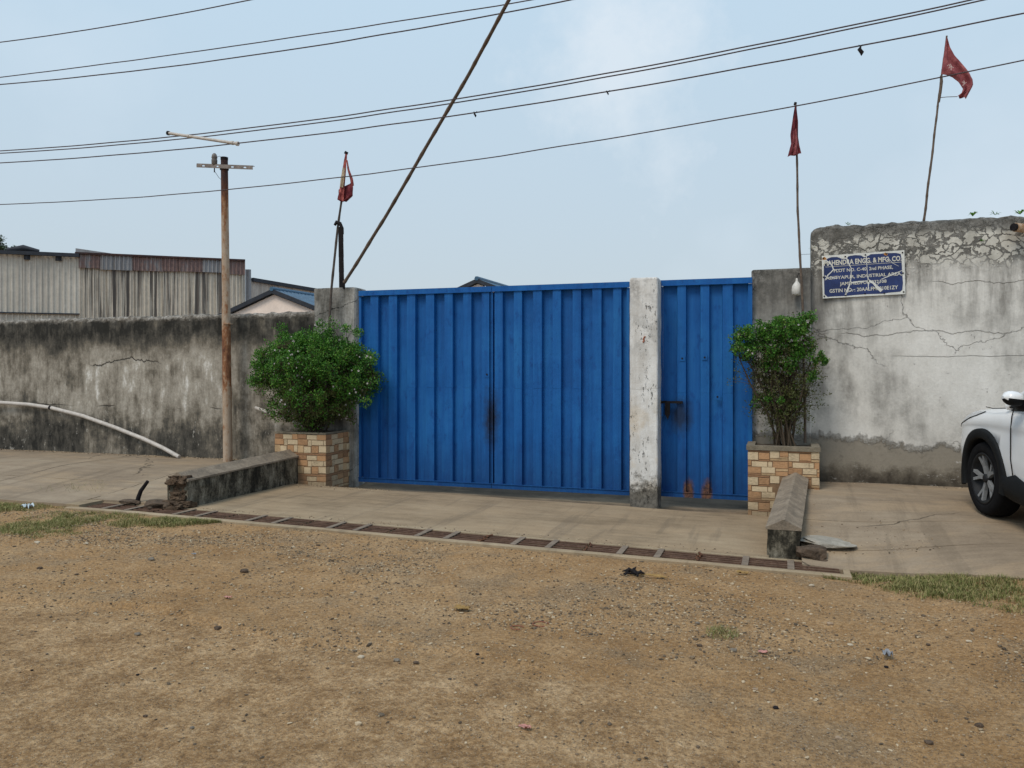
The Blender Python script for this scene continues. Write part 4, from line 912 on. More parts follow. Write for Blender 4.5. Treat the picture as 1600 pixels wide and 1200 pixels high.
for pts, w_ in (([(.04, .90), (.10, .82), (.13, .74), (.14, .66), (.12, .62), (.07, .54), (.03, .42)], .016), ([(.14, .65), (.2, .66), (.27, .66)], .007), ([(.03, .53), (.08, .48), (.16, .46), (.2, .46)], .016),
                ([(.30, .93), (.33, .78), (.36, .66), (.355, .5), (.345, .34), (.32, .22), (.28, .05)], .021), ([(.34, .33), (.45, .345), (.56, .35)], .020), ([(.545, .92), (.55, .7), (.553, .5), (.565, .35), (.56, .15)], .016),
                ([(.56, .36), (.62, .30), (.67, .19), (.72, .10)], [.05, .035, .05, .06]), ([(.98, .55), (.88, .48), (.78, .41), (.72, .37)], .011), ([(.28, .09), (.35, .15), (.40, .17)], .008), ([(.72, .37), (.69, .28), (.66, .22)], .006), ([(.80, .86), (.86, .72), (.93, .64)], .006)):
    crack(pts, w_).build('peeled_paint', m_w, sg)
for u, v in ((.02, .945), (.29, .945), (.535, .955), (.785, .945), (.977, .945), (.015, .50), (.977, .48), (.02, .05), (.285, .045), (.75, .045), (.98, .05), (.52, .06)):
    q = sp3(u, v, .009); MB().tube([q, q + Vector((0, -.005, 0))], .0085, 8).build('bolt', DARKIRON, sg)
for (u, v, a) in ((.03, .94, .035), (.78, .95, .028)):
    q = [(u + a * math.cos(t) * rs.uniform(.6, 1.1), v + a * 1.5 * math.sin(t) * rs.uniform(.5, 1) - .01) for t in [k * .63 for k in range(10)]]
    MB().prism([sp3(clamp(x, .003, .997), clamp(y, .003, .997), .0098) for x, y in q], (0, .0006, 0)).build('rust_stain', m_plain('rust_bleed', (.42, .19, .05), .4, .8, 30), sg)

# ------------------------------------------------------------------ bushes
def bush(name, base, lab, clumps, nleaf, fl, seed, leaf=(.022, .010), low=0, stems=16):
    rg = random.Random(seed); rt = root(name, base, lab, 'bush'); B = Vector(base)
    lv = MB(); lo = MB(); st = MB(); fw = MB(); zspan = max(q[0][2] for q in clumps) - B.z
    def leaves(mb, c, r_, n, sz):
        for _ in range(n):
            d = Vector((rg.gauss(0, 1), rg.gauss(0, 1), rg.gauss(0, 1))); d.normalize(); p = c + d * r_ * rg.random() ** .5
            dr = (d * .7 + Vector((rg.gauss(0, .6), rg.gauss(0, .6), .5 + rg.gauss(0, .5)))).normalized()
            sd_ = dr.cross(Vector((rg.gauss(0, 1), rg.gauss(0, 1), rg.gauss(0, 1)))).normalized(); up_ = sd_.cross(dr) * .25
            L, W2 = sz[0] * rg.uniform(.6, 1.3), sz[1] * rg.uniform(.7, 1.2)
            mb.add([p, p + dr * L * .5 + sd_ * W2 + up_ * W2, p + dr * L, p + dr * L * .5 - sd_ * W2 + up_ * W2], [(0, 1, 2), (0, 2, 3)])
    stemsL = []
    for i in range(stems):
        c = rg.choice(clumps); e = Vector(c[0]); b = B + Vector((rg.gauss(0, .06), rg.gauss(0, .06), -.02)); mid = b.lerp(e, .5) + Vector((rg.gauss(0, .05), rg.gauss(0, .05), .10)); 
        pts = [b, b.lerp(mid, .5) + Vector((rg.gauss(0, .02), rg.gauss(0, .02), .04)), mid, mid.lerp(e, .5) + Vector((rg.gauss(0, .03), rg.gauss(0, .03), .02)), e]
        r0 = rg.uniform(.008, .016); MB().tube(pts, [r0, r0 * .8, r0 * .6, r0 * .4, r0 * .2], 6).build('stem', TWIG, rt); stemsL.append(pts)
    for (c, r_) in clumps:
        c = Vector(c); pts = min(stemsL, key=lambda s_: min((q - c).length for q in s_)); k = min(pts[1:], key=lambda q: (q - c).length)
        st.tube([k, k.lerp(c, .5) + Vector((rg.gauss(0, .02), rg.gauss(0, .02), .02)), c], [.005, .004, .002], 4)
        for _ in range(5):
            d = Vector((rg.gauss(0, 1), rg.gauss(0, 1), rg.gauss(.4, 1))).normalized() * r_ * rg.uniform(.8, 1.5); st.tube([c, c + d * .5 + Vector((0, 0, .01)), c + d], [.0028, .002, .001], 3, cap=False)
            leaves(lv, c + d * .9, r_ * .3, 4, leaf)
        zr_ = clamp((c.z - B.z) / zspan); dullp = clamp(1.15 - 2.1 * zr_); nn_ = int(nleaf * (.45 + .65 * zr_) * (1.0 if nz(c.x * 4, c.y * 4, c.z * 4) > -.12 else .6))
        leaves(lo if rg.random() < dullp else lv, c, r_, nn_, leaf)
        if rg.random() < fl:
            for _ in range(rg.choice((1, 1, 2, 3))):
                d = Vector((rg.gauss(0, 1), -abs(rg.gauss(0, 1)) - .4, rg.gauss(0, .8))).normalized(); p = c + d * r_ * rg.uniform(.8, 1.05); ss = rg.uniform(.008, .015)
                for k in range(5):
                    a = k * 1.257; q1 = Vector((math.cos(a), -.3, math.sin(a))) * ss; q2 = Vector((math.cos(a + .6), -.35, math.sin(a + .6))) * ss * .8
                    fw.add([p, p + q1, p + (q1 + q2) * .62, p + q2], [(0, 1, 2), (0, 2, 3)])
    for _ in range(low):
        s_ = rg.choice(stemsL); t = rg.uniform(.15, .8) * 4; i = min(int(t), 3); p = s_[i].lerp(s_[i + 1], t - i); d = Vector((rg.gauss(0, .12), rg.gauss(0, .08), rg.gauss(.07, .08)))
        st.tube([p, p + d * .6 + Vector((0, 0, .02)), p + d], [.003, .002, .001], 3, cap=False); leaves(lo, p + d, .05, rg.randint(5, 13), (leaf[0] * .95, leaf[1] * .9))
    st.build('twigs', TWIG, rt)['kind'] = 'stuff'
    lv.build('foliage', LEAF, rt)['kind'] = 'stuff'
    if low: lo.build('dull_foliage', LEAFO, rt)['kind'] = 'stuff'
    if fw.v: fw.build('flowers', FLOWER, rt)['kind'] = 'stuff'
    return rt
rg = random.Random(3)
cl = []
# left bush: broad lopsided dome, tapering to the planter
C0 = Vector((-5.93, 9.30, 1.50))
while len(cl) < 500:
    d = Vector((rg.gauss(0, 1), rg.gauss(0, 1), rg.gauss(0, 1))).normalized() * (rg.random() ** .33)
    if rg.random() < .5: d = d.normalized() * rg.uniform(.82, 1.0)
    s_ = 1 + .13 * nz(d.x * 2.2, d.y * 2.2, d.z * 2.2 + 4)
    p = C0 + Vector((d.x * .90 * s_, d.y * .62 * s_, (d.z * .58 if d.z > 0 else d.z * .70) * s_))
    if p.z < 1.42:
        k = (1.42 - p.z) / .62; lim = .88 * (1 - .50 * k); 
        if abs(p.x - (-5.92)) > lim or rg.random() < .12 * k: continue
    if p.y > 9.70: p.y = 9.66 - rg.random() * .1
    cl.append((p, rg.uniform(.055, .10)))
for px, py in ((402, 590), (392, 596), (410, 580), (398, 604), (415, 600), (560, 520), (582, 560), (578, 600), (572, 628), (440, 515), (500, 510), (540, 514), (520, 508)):
    cl.append((at(px, py, 9.1 + rg.uniform(-.15, .15)), rg.uniform(.06, .09)))
bush('flowering_bush', (-5.98, 9.42, .74), 'round dense green bush with small white flowers, growing in the left planter', cl, 104, .20, 8, (.031, .0095), 260, 20)
cl2 = []
def blob(px, py, y, rx, rz, ry, n, r0=.04, r1=.075):
    c = at(px, py, y); s_ = 0
    while s_ < n:
        d = Vector((rg.uniform(-1, 1), rg.uniform(-1, 1), rg.uniform(-1, 1)))
        if d.length > 1: continue
        cl2.append((c + Vector((d.x * rx, d.y * ry, d.z * rz)), rg.uniform(r0, r1))); s_ += 1
blob(1222, 515, 9.3, .27, .13, .22, 46); blob(1195, 532, 9.25, .30, .16, .22, 44); blob(1163, 540, 9.1, .13, .19, .14, 26); blob(1215, 560, 9.3, .30, .16, .2, 40, .035, .06)
blob(1250, 540, 9.35, .14, .24, .16, 24, .03, .055); blob(1280, 560, 9.3, .10, .16, .1, 9, .02, .038); blob(1272, 590, 9.3, .08, .10, .1, 6, .02, .035); blob(1262, 496, 9.3, .07, .05, .08, 6)
blob(1215, 620, 9.35, .28, .22, .2, 22, .03, .055)
bush('sparse_bush', (.03, 9.38, .74), 'upright thin-stemmed bush, green on top and bare below, growing in the right planter', cl2, 76, .16, 21, (.026, .0085), 760, 26)

# ------------------------------------------------------------------ wall-top weeds
def weed(px, py, y, n, L, lab, dense=.7):
    p = at(px, py, y); m = MB(); r_ = random.Random(px)
    for k in range(n):
        a = r_.uniform(0, 6.28); d = Vector((math.cos(a), math.sin(a) * .6, r_.uniform(.15, 1.1))).normalized() * L * r_.uniform(.6, 1.1); s_ = Vector((-d.y, d.x, 0)).normalized() * L * .10
        q = p + d * .6 + Vector((0, 0, L * .15)); e_ = p + d + Vector((0, 0, -L * .12)); m.add([p - s_ * .3, p + s_ * .3, q + s_, q - s_, e_], [(0, 1, 2, 3), (3, 2, 4)])
    o = m.build('weed', LEAFO if dense < .5 else LEAF, None, p); tag(o, lab, 'weed')
weed(1520, 338, 9.95, 14, .09, 'star-shaped weed on top of the tall white wall, right of the flag stick'); weed(1555, 336, 9.95, 9, .07, 'small flat weed on top of the tall white wall, middle one at right'); weed(1594, 335, 9.95, 14, .09, 'weed on top of the tall white wall at the photo edge')
weed(1325, 352, 9.86, 14, .05, 'little green weed at the left end of the tall white wall top'); weed(1534, 377, 9.775, 20, .045, 'creeping green weed on the upper face of the tall white wall'); weed(1270, 390, 9.80, 16, .05, 'moss tuft on the left edge of the tall white wall')
weed(488, 668, 9.16, 12, .10, 'small sprig sprouting at the front rim of the left planter')

# ------------------------------------------------------------------ sheds behind the wall
def corrug(o, u, n_, W_, z0, z1, pitch, depth, name, mat, rt, top=None, trap=True, lean=0.):
    """one profiled sheet: starts at o, runs along u, stands proud along n_"""
    P0_, P1_ = [], []; prof = [(0, 0), (.30, 0), (.40, 1), (.62, 1), (.72, 0)] if trap else [(k / 6, .5 + .5 * math.sin(k / 6 * 6.283)) for k in range(6)]
    k = 0; L = []
    while True:
        done = False
        for a, h in prof:
            s_ = (k + a) * pitch
            if s_ >= W_: L.append((W_, 0)); done = True; break
            L.append((s_, h))
        if done: break
        k += 1
    for s_, h in L:
        p = o + u * s_ + n_ * (h * depth); zt = z1(s_) if callable(z1) else z1
        P0_.append(Vector((p.x, p.y, z0))); P1_.append(Vector((p.x, p.y, zt)) + u * lean)
    return MB().grid([P0_, P1_], 0, False).build(name, mat, rt)
du = Vector((.782, .624, 0)); dn = Vector((.624, -.782, 0))
SC = Vector((-13.98, 18.5, 0))               # right hand corner of the sheds
def sp_at(px):                               # distance along the shed wall from its corner, for a photo column
    r_ = (px - 800) / F; d = Vector((CT * r_ - ST, CT + ST * r_, 0)); # ray
    # SC + du*s = d*k
    det = du.x * (-d.y) + d.x * du.y; s_ = (-SC.x * (-d.y) - d.x * SC.y) / det; return s_
def zat(px, py):
    s_ = sp_at(px); p = SC + du * s_; r_ = (px - 800) / F; k = p.y / (CT + ST * r_); return EYE + (HY - py) * k / F
S0, S1, S2 = sp_at(125), sp_at(383), sp_at(-260)
zt1 = zat(60, 398); zf = zat(250, 402); zfb = zat(250, 424); zseam = zat(70, 487)
sh1 = root('shed', SC + du * (S0 - 2), 'long pale corrugated metal shed at far left behind the stained wall', 'shed')
s_ = S2; k = 0
pitchw = .64
while s_ < S0 - .02:
    w_ = min(pitchw, S0 - s_); dz = .0
    corrug(SC + du * s_ + dn * (.012 * (k % 2)), du, dn, w_ + .03 if w_ == pitchw else w_, zseam - .05, zt1 - .02, .128, .024, 'wall_sheet', SHEET, sh1)
    corrug(SC + du * s_ + dn * (.012 * (k % 2) - .045), du, dn, w_ + .03 if w_ == pitchw else w_, .8, zseam + .0, .128, .024, 'lower_wall_sheet', SHEET, sh1)
    s_ += pitchw; k += 1
def beam(a, b, h, th, name, mat, rt):
    m = MB(); d = (b - a).normalized(); nn = Vector((d.y, -d.x, 0)).normalized()
    m.prism([a, b, b + Vector((0, 0, h)), a + Vector((0, 0, h))], -nn * 0 + nn * th); return m.build(name, mat, rt)
A = SC + du * S2; B_ = SC + du * S0
beam(A + dn * .05 + Vector((0, 0, zt1 - .03)), B_ + dn * .05 + Vector((0, 0, zt1 - .03)), .09, .10, 'gutter', DARKED, sh1)
beam(A + dn * .03 + Vector((0, 0, zseam - .06)), B_ + dn * .03 + Vector((0, 0, zseam - .06)), .03, .02, 'seam_flashing', DARKED, sh1)
for px in (43, 92):
    q = SC + du * sp_at(px) + dn * .05; MB().box((q.x - .05, q.y - .05, zt1 - .14), (q.x + .05, q.y + .05, zt1 - .03)).build('gutter_bracket', DARKED, sh1)
def roofslab(a, b, back, rise, z, th, name, mat, rt):
    """low pitched roof from eave line a-b going back"""
    bk = -dn * back + Vector((0, 0, rise)); m = MB(); m.prism([a + Vector((0, 0, z)), b + Vector((0, 0, z)), b + bk + Vector((0, 0, z)), a + bk + Vector((0, 0, z))], (0, 0, th)); return m.build(name, mat, rt)
roofslab(A, B_, 9, .35, zt1 + .02, .05, 'roof', SHEETG, sh1)
a_ = SC + du * sp_at(-200) - dn * 1.0; b_ = SC + du * sp_at(24) - dn * 1.0
m = MB(); m.prism([a_ + Vector((0, 0, zt1 + .05)), b_ + Vector((0, 0, zt1 + .05)), b_ - dn * 1.5 + Vector((0, 0, zt1 + .30)), a_ - dn * 1.5 + Vector((0, 0, zt1 + .30))], (0, 0, .05)); m.build('roof_vent', SHEETG, sh1)
q = SC + du * sp_at(36); m = MB(); m.tube([Vector((q.x - .3, q.y - .2, zt1 + .09)), Vector((q.x, q.y, zt1 + .15)), Vector((q.x + .3, q.y + .2, zt1 + .09))], [.05, .09, .04], 7); m.build('roof_lump', DARKED, sh1)
sh2 = root('shed', SC + du * (S0 + 2), 'corrugated shed with a rusty red top strip and black streaked walls', 'shed')
s_ = S0 - .06; k = 0; rr_ = random.Random(4)
while s_ < S1 - .02:
    w_ = min(.66, S1 - s_)
    corrug(SC + du * s_ + dn * (.012 * (k % 2) - .02), du, dn, w_ + (.02 if w_ == .66 else 0), .8, zfb + .04, .105, .035, 'wall_sheet', SHEETS, sh2, lean=.0)
    s_ += .66; k += 1
s_ = S0 - .02; k = 0
while s_ < S1 - .02:
    w_ = min(rr_.choice((.35, .5, .62, .75)), S1 - s_); mt = SHEETG if rr_.random() < .22 and k > 0 else SHEETR
    tilt = rr_.uniform(-.02, .02); corrug(SC + du * s_ + dn * (.05 + .012 * (k % 2)), du, dn, w_, zfb + tilt, lambda a_: zf + .01 * math.sin(a_), .10, .03, 'top_sheet', mt, sh2); s_ += w_; k += 1
A, B_ = SC + du * (S0 - .1), SC + du * S1
beam(A + dn * .03 + Vector((0, 0, zf - .02)), B_ + dn * .03 + Vector((0, 0, zf - .02)), .05, .09, 'edge_flashing', m_rust('rust_flashing', (.05, .03, .03), (.12, .06, .04), (.03, .02, .02)), sh2)
roofslab(A, B_, 9, .3, zf - .03, .04, 'roof', SHEETG, sh2)
S1b = sp_at(392); corrug(SC + du * (S1 + .01) - dn * .15, du, dn, S1b - S1, .8, zat(388, 420), .2, .02, 'corner_sheet', SHEETG, sh2)
q = SC + du * sp_at(118) + Vector((0, 0, zf + .01)); m = MB(); m.prism([q, q + du * .9, q + du * .9 + Vector((0, 0, .03)), q + Vector((0, 0, .13))], -dn * .02); m.build('loose_sheet', SHEETG, sh2)
# third shed: its side wall runs back from the street
E0 = SC + du * S1b - dn * .2
zt3 = EYE + (HY - 438) * (E0.y / (CT + ST * (392 - 800) / F)) / F
sh3 = root('shed', E0, 'low far shed wall of fine grey corrugation between the streaked shed and the left pier', 'shed')
yv = Vector((0, 1, 0)); xv = Vector((1, 0, 0)); s_ = 0
while s_ < 16: corrug(E0 + yv * s_, yv, xv, .98, .8, zt3 - .02, .14, .02, 'wall_sheet', SHEETF, sh3, trap=False); s_ += 1.0
beam(E0 + xv * .02 + Vector((0, 0, zt3 - .03)), E0 + xv * .02 + yv * 16 + Vector((0, 0, zt3 - .03)), .10, .08, 'edge_flashing', DARKED, sh3)
MB().prism([E0 + Vector((0, 0, zt3)), E0 + yv * 16 + Vector((0, 0, zt3)), E0 + yv * 16 + Vector((-6, 0, zt3 + .0)), E0 + Vector((-2, 6, zt3))], (0, 0, .04)).build('roof', SHEETG, sh3)

# ------------------------------------------------------------------ blue roofed gable huts
def hut(xc, y0, zr, hw, slope, ln, lab, slopeR=None):
    rt = root('gable_hut', (xc, y0, 0), lab, 'hut'); ze = zr - slope * hw
    m = MB(); m.prism([(xc - hw + .15, y0 + .07, -.1), (xc + hw - .15, y0 + .07, -.1), (xc + hw - .15, y0 + .07, ze - .03), (xc, y0 + .07, zr - .09), (xc - hw + .15, y0 + .07, ze - .03)], (0, .15, 0)); m.build('gable_wall', CREAM, rt)
    for s_ in (-1, 1):
        MB().box((xc + s_ * (hw - .15) - .08, y0 + .42, -.1), (xc + s_ * (hw - .15) + .08, y0 + ln - .2, ze - .03)).build('side_wall', CREAM, rt)
        # profiled roof sheets, laid side by side down the ridge
        n = int(ln / .95)
        for k in range(n):
            ya = y0 + k * .95; L = []; L2 = []
            for q in range(7):
                for a, h in ((0, 0), (.055, 0), (.075, 1), (.105, 1)):
                    yy = ya + q * .135 + a; 
                    if yy > ya + .94: continue
                    L.append((xc + s_ * .0, yy, zr + .025 * h)); L2.append((xc + s_ * hw, yy, ze + .025 * h))
            m = MB().grid([L, L2] if s_ < 0 else [L2, L], 0, False); m.build('roof_sheet', BLUER, rt)
        MB().prism([(xc, y0 - .01, zr - .07), (xc + s_ * hw, y0 - .01, ze - .07), (xc + s_ * hw, y0 - .01, ze + .02), (xc, y0 - .01, zr + .02)], (0, .05, 0)).build('barge_board', DARKED, rt)
    MB().tube([(xc, y0 - .02, zr + .02), (xc, y0 + ln, zr + .02)], .05, 6).build('ridge_cap', BLUER, rt)
    return rt
ap = at(425, 453, 14.0); hut(ap.x, 14.0, ap.z, 2.0, .37, 7.6, 'small cream gabled hut with a blue sheet roof behind the left wall')
ap = at(745, 436.5, 16.0); hut(ap.x, 16.0, ap.z, 2.2, .40, 4.8, 'peak of a blue roofed hut showing just above the double gate')

# ------------------------------------------------------------------ far tree
tb = at(-6, 400, 30.); tt = at(0, 368, 30.).z
ft = root('tree', (tb.x, tb.y, 0), 'grey-green treetop showing above the pale shed at the left photo edge', 'tree')
MB().tube([(tb.x, tb.y, -.2), (tb.x + .1, tb.y, tt * .4), (tb.x, tb.y, tt - 1.9), (tb.x + .1, tb.y, tt - .8)], [.25, .2, .14, .05], 8).build('trunk', TWIG, ft)
rg2 = random.Random(9); m = MB(); br = MB()
for k in range(70):
    d = Vector((rg2.gauss(0, 1), rg2.gauss(0, 1), rg2.gauss(.2, 1))).normalized() * rg2.uniform(.5, 1.0); c = Vector((tb.x + d.x * 1.35, tb.y + d.y * 1.35, tt - 1.05 + d.z * .98))
    br.tube([(tb.x, tb.y, tt - 1.9), c.lerp(Vector((tb.x, tb.y, tt - 1.7)), .4), c], [.05, .03, .012], 5)
    for j in range(60):
        p = c + Vector((rg2.gauss(0, .11), rg2.gauss(0, .11), rg2.gauss(0, .08))); d2 = Vector((rg2.gauss(0, 1), rg2.gauss(0, 1), rg2.gauss(0, 1))).normalized(); s_ = d2.cross(Vector((0, .3, 1))).normalized()
        m.add([p - s_ * .035, p + d2 * .06 - s_ * .01, p + s_ * .035, p - d2 * .06], [(0, 1, 2, 3)])
br.build('branches', TWIG, ft)['kind'] = 'stuff'; m.build('crown', m_leaf('far_leaf', [(.03, .06, .035), (.05, .09, .05), (.08, .12, .07)], .2), ft)['kind'] = 'stuff'

# ------------------------------------------------------------------ pipes and stick
q = [at(px, py, y) for px, py, y in ((-120, 640, 9.60), (-50, 632, 9.63), (0, 629, 9.66), (45, 632, 9.68), (79, 637, 9.69), (130, 650, 9.69), (180, 668, 9.68), (225, 686, 9.66), (255, 700, 9.62), (280, 714, 9.56))]
pv = root('pvc_pipe', q[-1], 'long bent pale plastic pipe leaning in an arc against the stained wall', 'pipe')
MB().tube(q, .030, 10).build('pipe', PVC, pv)
for i, t in ((4, .0), (7, .0)): 
    p = q[i]; d = (q[i + 1] - q[i - 1]).normalized(); sub(MB().tube([p - d * .02, p + d * .02], .0325, 10), 'joint', DARKIRON if i == 4 else PVC, bpy.data.objects['pipe.001'] if 'pipe.001' in bpy.data.objects else pv.children[0])
a = at(399, 637, 9.55); b = at(450, 656, 9.62); o = MB().tube([a, b, at(480, 668, 9.70)], .024, 10).build('pvc_pipe', PVC, None, a); tag(o, 'short pale pipe end poking out from the left bush in front of the wall', 'pipe')
a = at(213, 786, 6.99); b = at(231, 752, 7.02); mid = a.lerp(b, .55) + Vector((-.025, 0, 0))
o = MB().tube([a - Vector((0, 0, .03)), a.lerp(mid, .5), mid, b], [.024, .024, .022, .018], 9).build('black_stick', DARKIRON, None, a); tag(o, 'short black bent stick standing up beside the left end of the drain', 'stick')

# ------------------------------------------------------------------ car
def build_car():
    paint = M('white_car_paint'); paint.out(paint.mix(paint.mul(paint.rng(paint.noise(5, 5, .6), .45, .7), .25), (.80, .81, .82), (.70, .69, .66)), .2, spec=.5); paint.b.inputs['Coat Weight'].default_value = .6; PAINT = paint.m
    BLK = m_plain('black_cladding', (.010, .011, .012), .3, .6, 10, spec=.12); TYRE = m_plain('tyre_rubber', (.009, .009, .010), .4, .9, 14, spec=.1); g = M('dark_glass'); GLASS = g.out((.012, .016, .018), .06, spec=.6)
    ALLOY = m_plain('machined_alloy', (.27, .28, .29), .2, .4, 20, metal=.3); GREY = m_plain('dark_alloy', (.016, .017, .019), .3, .5, 20, spec=.15); LAMP = m_plain('lamp_lens', (.52, .53, .54), .3, .12, 25, spec=.6); CHR = m_plain('chrome', (.6, .6, .6), .05, .12, 5, metal=1.)
    rt = root('parked_car', (0, 0, 0), 'white compact SUV parked nose to the wall at the right photo edge', 'car')
    WB, FA = 2.60, 1.30           # wheelbase, front axle at y=+1.30
    L = [(-2.16, .70, .46, .62, .98), (-2.12, .80, .38, .60, 1.04), (-1.95, .868, .30, .58, 1.06), (-1.6, .888, .27, .57, 1.05), (-1.0, .892, .26, .56, 1.04), (-.4, .894, .26, .56, 1.03), (.2, .894, .26, .56, 1.02), (.62, .894, .26, .57, 1.01), (.80, .893, .26, .58, 1.005), (1.1, .892, .27, .60, .985), (1.4, .890, .28, .61, .955), (1.65, .878, .30, .60, .925), (1.82, .850, .31, .58, .885), (1.95, .800, .32, .56, .84), (2.04, .72, .33, .54, .78), (2.10, .60, .35, .52, .70)]
    def sec(y, w_, zs, zm, zt):
        h = []
        for (a, z) in ((.0, zs), (.80, zs), (.95, zs + .03), (.985, zs + .12), (.998, zm - .06), (1.0, zm), (.988, zm + (zt - zm) * .45), (.985, zm + (zt - zm) * .56), (.995, zm + (zt - zm) * .62), (.975, zt - .075), (.935, zt - .03), (.86, zt - .005), (.60, zt + .015 if y > .7 else zt), (.3, zt + .035 if y > .7 else zt), (0, zt + .04 if y > .7 else zt)):
            h.append((a * w_, y, z))
        return h
    import numpy as np
    ys_ = []; 
    for i in range(len(L) - 1):
        for k in range(5): ys_.append([L[i][j] + (L[i + 1][j] - L[i][j]) * k / 5 for j in range(5)])
    ys_.append(list(L[-1])); ar = np.array(ys_); sm = ar.copy()
    for _ in range(3): sm[1:-1, 1:] = (sm[:-2, 1:] + 2 * sm[1:-1, 1:] + sm[2:, 1:]) / 4
    P = []
    for row in sm:
        h = sec(*row); P.append([(-x, y, z) for x, y, z in h] + [(x, y, z) for x, y, z in reversed(h[:-1])][:-1] + [])
    m = MB(); n = len(P[0]); vs = [p for r_ in P for p in r_]; fs = []
    for i in range(len(P) - 1):
        for j in range(n): fs.append((i*n+j, i*n+(j+1) % n, (i+1)*n+(j+1) % n, (i+1)*n+j))
    fs.append(tuple(reversed(range(n)))); fs.append(tuple(range(len(vs) - n, len(vs)))); m.add(vs, fs, 0, True)
    body = m.build('body', [PAINT, BLK], rt)
    # wheel housings
    cut = MB()
    for y in (FA, FA - WB):
        for s_ in (-1, 1): cut.lathe([(.0, 0), (.375, 0), (.375, .36), (0, .36)], Matrix.Translation((s_ * .60 if s_ > 0 else -.96, y, .335)) @ Matrix.Rotation(R(90), 4, 'Y'), 40, smooth=False)
    co = cut.build('cutter', BLK); bm_ = body.modifiers.new('b', 'BOOLEAN'); bm_.operation = 'DIFFERENCE'; bm_.solver = 'EXACT'; bm_.object = co
    dg = bpy.context.evaluated_depsgraph_get(); dg.update(); nm = bpy.data.meshes.new_from_object(body.evaluated_get(dg)); body.modifiers.clear(); body.data = nm; bpy.data.objects.remove(co)
    for p in nm.polygons:
        c = p.center
        for y in (FA, FA - WB):
            if abs(math.hypot(c.y - y, c.z - .335) - .375) < .02 and abs(c.x) < .9 or (abs(abs(c.x) - .60) < .01 and math.hypot(c.y - y, c.z - .335) < .38): p.material_index = 1
    # arch mouldings, sill cladding
    for s_ in (-1, 1):
        for y in (FA, FA - WB):
            P = []
            for k in range(33):
                a = R(-16 + 206 * k / 32); ca, sa = math.cos(a), math.sin(a)
                wv = .892 - (.0 if abs(y + ca * .4) < 1.5 else .10 * ((abs(y + ca * .4) - 1.5) / .5) ** 1.5)
                P.append([(s_ * (wv - .03), y + r_ * ca, .335 + r_ * sa * 1.02) if q in (0, 5) else (s_ * (wv + (.022 if q in (2, 3) else .012)), y + r_ * ca, .335 + r_ * sa * 1.02) for q, r_ in enumerate((.352, .352, .365, .418, .436, .440))])
            sub_ = MB().grid(P, 0, True); sub_.build('arch_moulding', BLK, rt)
        P = []
        for y, zt_, zb_ in ((-.90, .50, .24), (-.6, .40, .22), (0, .37, .21), (.5, .40, .22), (.72, .46, .23), (.86, .42, .25), (.93, .50, .27)):
            P.append([(s_ * .84, y, zb_), (s_ * .90, y, zb_ + .01), (s_ * .915, y, zb_ + .08), (s_ * .912, y, zt_ - .02), (s_ * .888, y, zt_)])
        MB().grid(P, 0, True).build('sill_cladding', BLK, rt)
    # greenhouse
    gh = [(-2.02, .62, 1.04, 1.10), (-1.75, .70, 1.05, 1.50), (-1.2, .71, 1.04, 1.60), (-.5, .71, 1.03, 1.625), (0, .70, 1.02, 1.60), (.30, .68, 1.015, 1.50), (.62, .66, 1.01, 1.25), (.92, .64, 1.0, 1.02)]
    P = []
    for y, wt, zb_, zt_ in gh:
        wb = .83 if y > -1.9 else .74; k = clamp((zt_ - zb_) / .55); wt = wb + (wt - wb) * k
        P.append([(-wb, y, zb_ - .03), (-(wb * .55 + wt * .45), y, zb_ + (zt_ - zb_) * .45), (-wt, y, zt_ - .06 * k), (-wt + .06, y, zt_ - .015 * k), (-.3, y, zt_ + .01 * k), (.3, y, zt_ + .01 * k), (wt - .06, y, zt_ - .015 * k), (wt, y, zt_ - .06 * k), (wb * .55 + wt * .45, y, zb_ + (zt_ - zb_) * .45), (wb, y, zb_ - .03)])
    MB().grid(P, 0, True).build('glass', GLASS, rt)
    P2 = [[(x, y, z + .006) for x, y, z in r_[2:8]] for r_ in P[1:6]]
    MB().grid(P2, 0, True).build('roof', PAINT, rt)
    for s_ in (-1, 1):
        for pts, rr3 in (([(s_ * .845, .93, 1.0), (s_ * .79, .62, 1.19), (s_ * .725, .30, 1.43), (s_ * .705, 0, 1.55)], .032), ([(s_ * .85, .18, 1.0), (s_ * .725, -.02, 1.54)], .028), ([(s_ * .85, -.85, 1.02), (s_ * .73, -.95, 1.57)], .028), ([(s_ * .83, -1.75, 1.04), (s_ * .73, -1.6, 1.52)], .06)):
            MB().tube(pts, rr3, 8).build('window_pillar', BLK if rr3 < .03 else PAINT, rt)
        MB().tube([(s_ * .85, .95, 1.005), (s_ * .862, .2, 1.025), (s_ * .865, -1.0, 1.035), (s_ * .84, -1.8, 1.05)], .013, 6).build('belt_trim', BLK, rt)
        MB().tube([(s_ * .70, .1, 1.60), (s_ * .70, -.2, 1.645), (s_ * .69, -1.3, 1.645), (s_ * .69, -1.6, 1.58)], .017, 6).build('roof_rail', BLK, rt)
        # mirror
        P = []
        for k in range(9):
            t = k / 8; x = s_ * (.885 + .165 * t); hh = .062 * math.sqrt(max(.04, 1 - (2 * abs(t - .5)) ** 2.4)); P.append([(x, .60 + .075 * math.cos(a) * math.sqrt(max(.1, 1 - (2 * abs(t - .5)) ** 3)), 1.085 + .02 * t + hh * math.sin(a)) for a in [q * math.pi / 7 for q in range(15)]])
        mi_ = MB().grid(P, 0, True); mi_.add(P[0], [tuple(range(15))]).add(P[-1], [tuple(range(15))])
        nfull = len(mi_.f)
        for fi, f in enumerate(mi_.f):
            zc = sum(mi_.v[v][2] for v in f) / len(f)
            mi_.mi[fi] = 0 if zc > 1.095 else 1
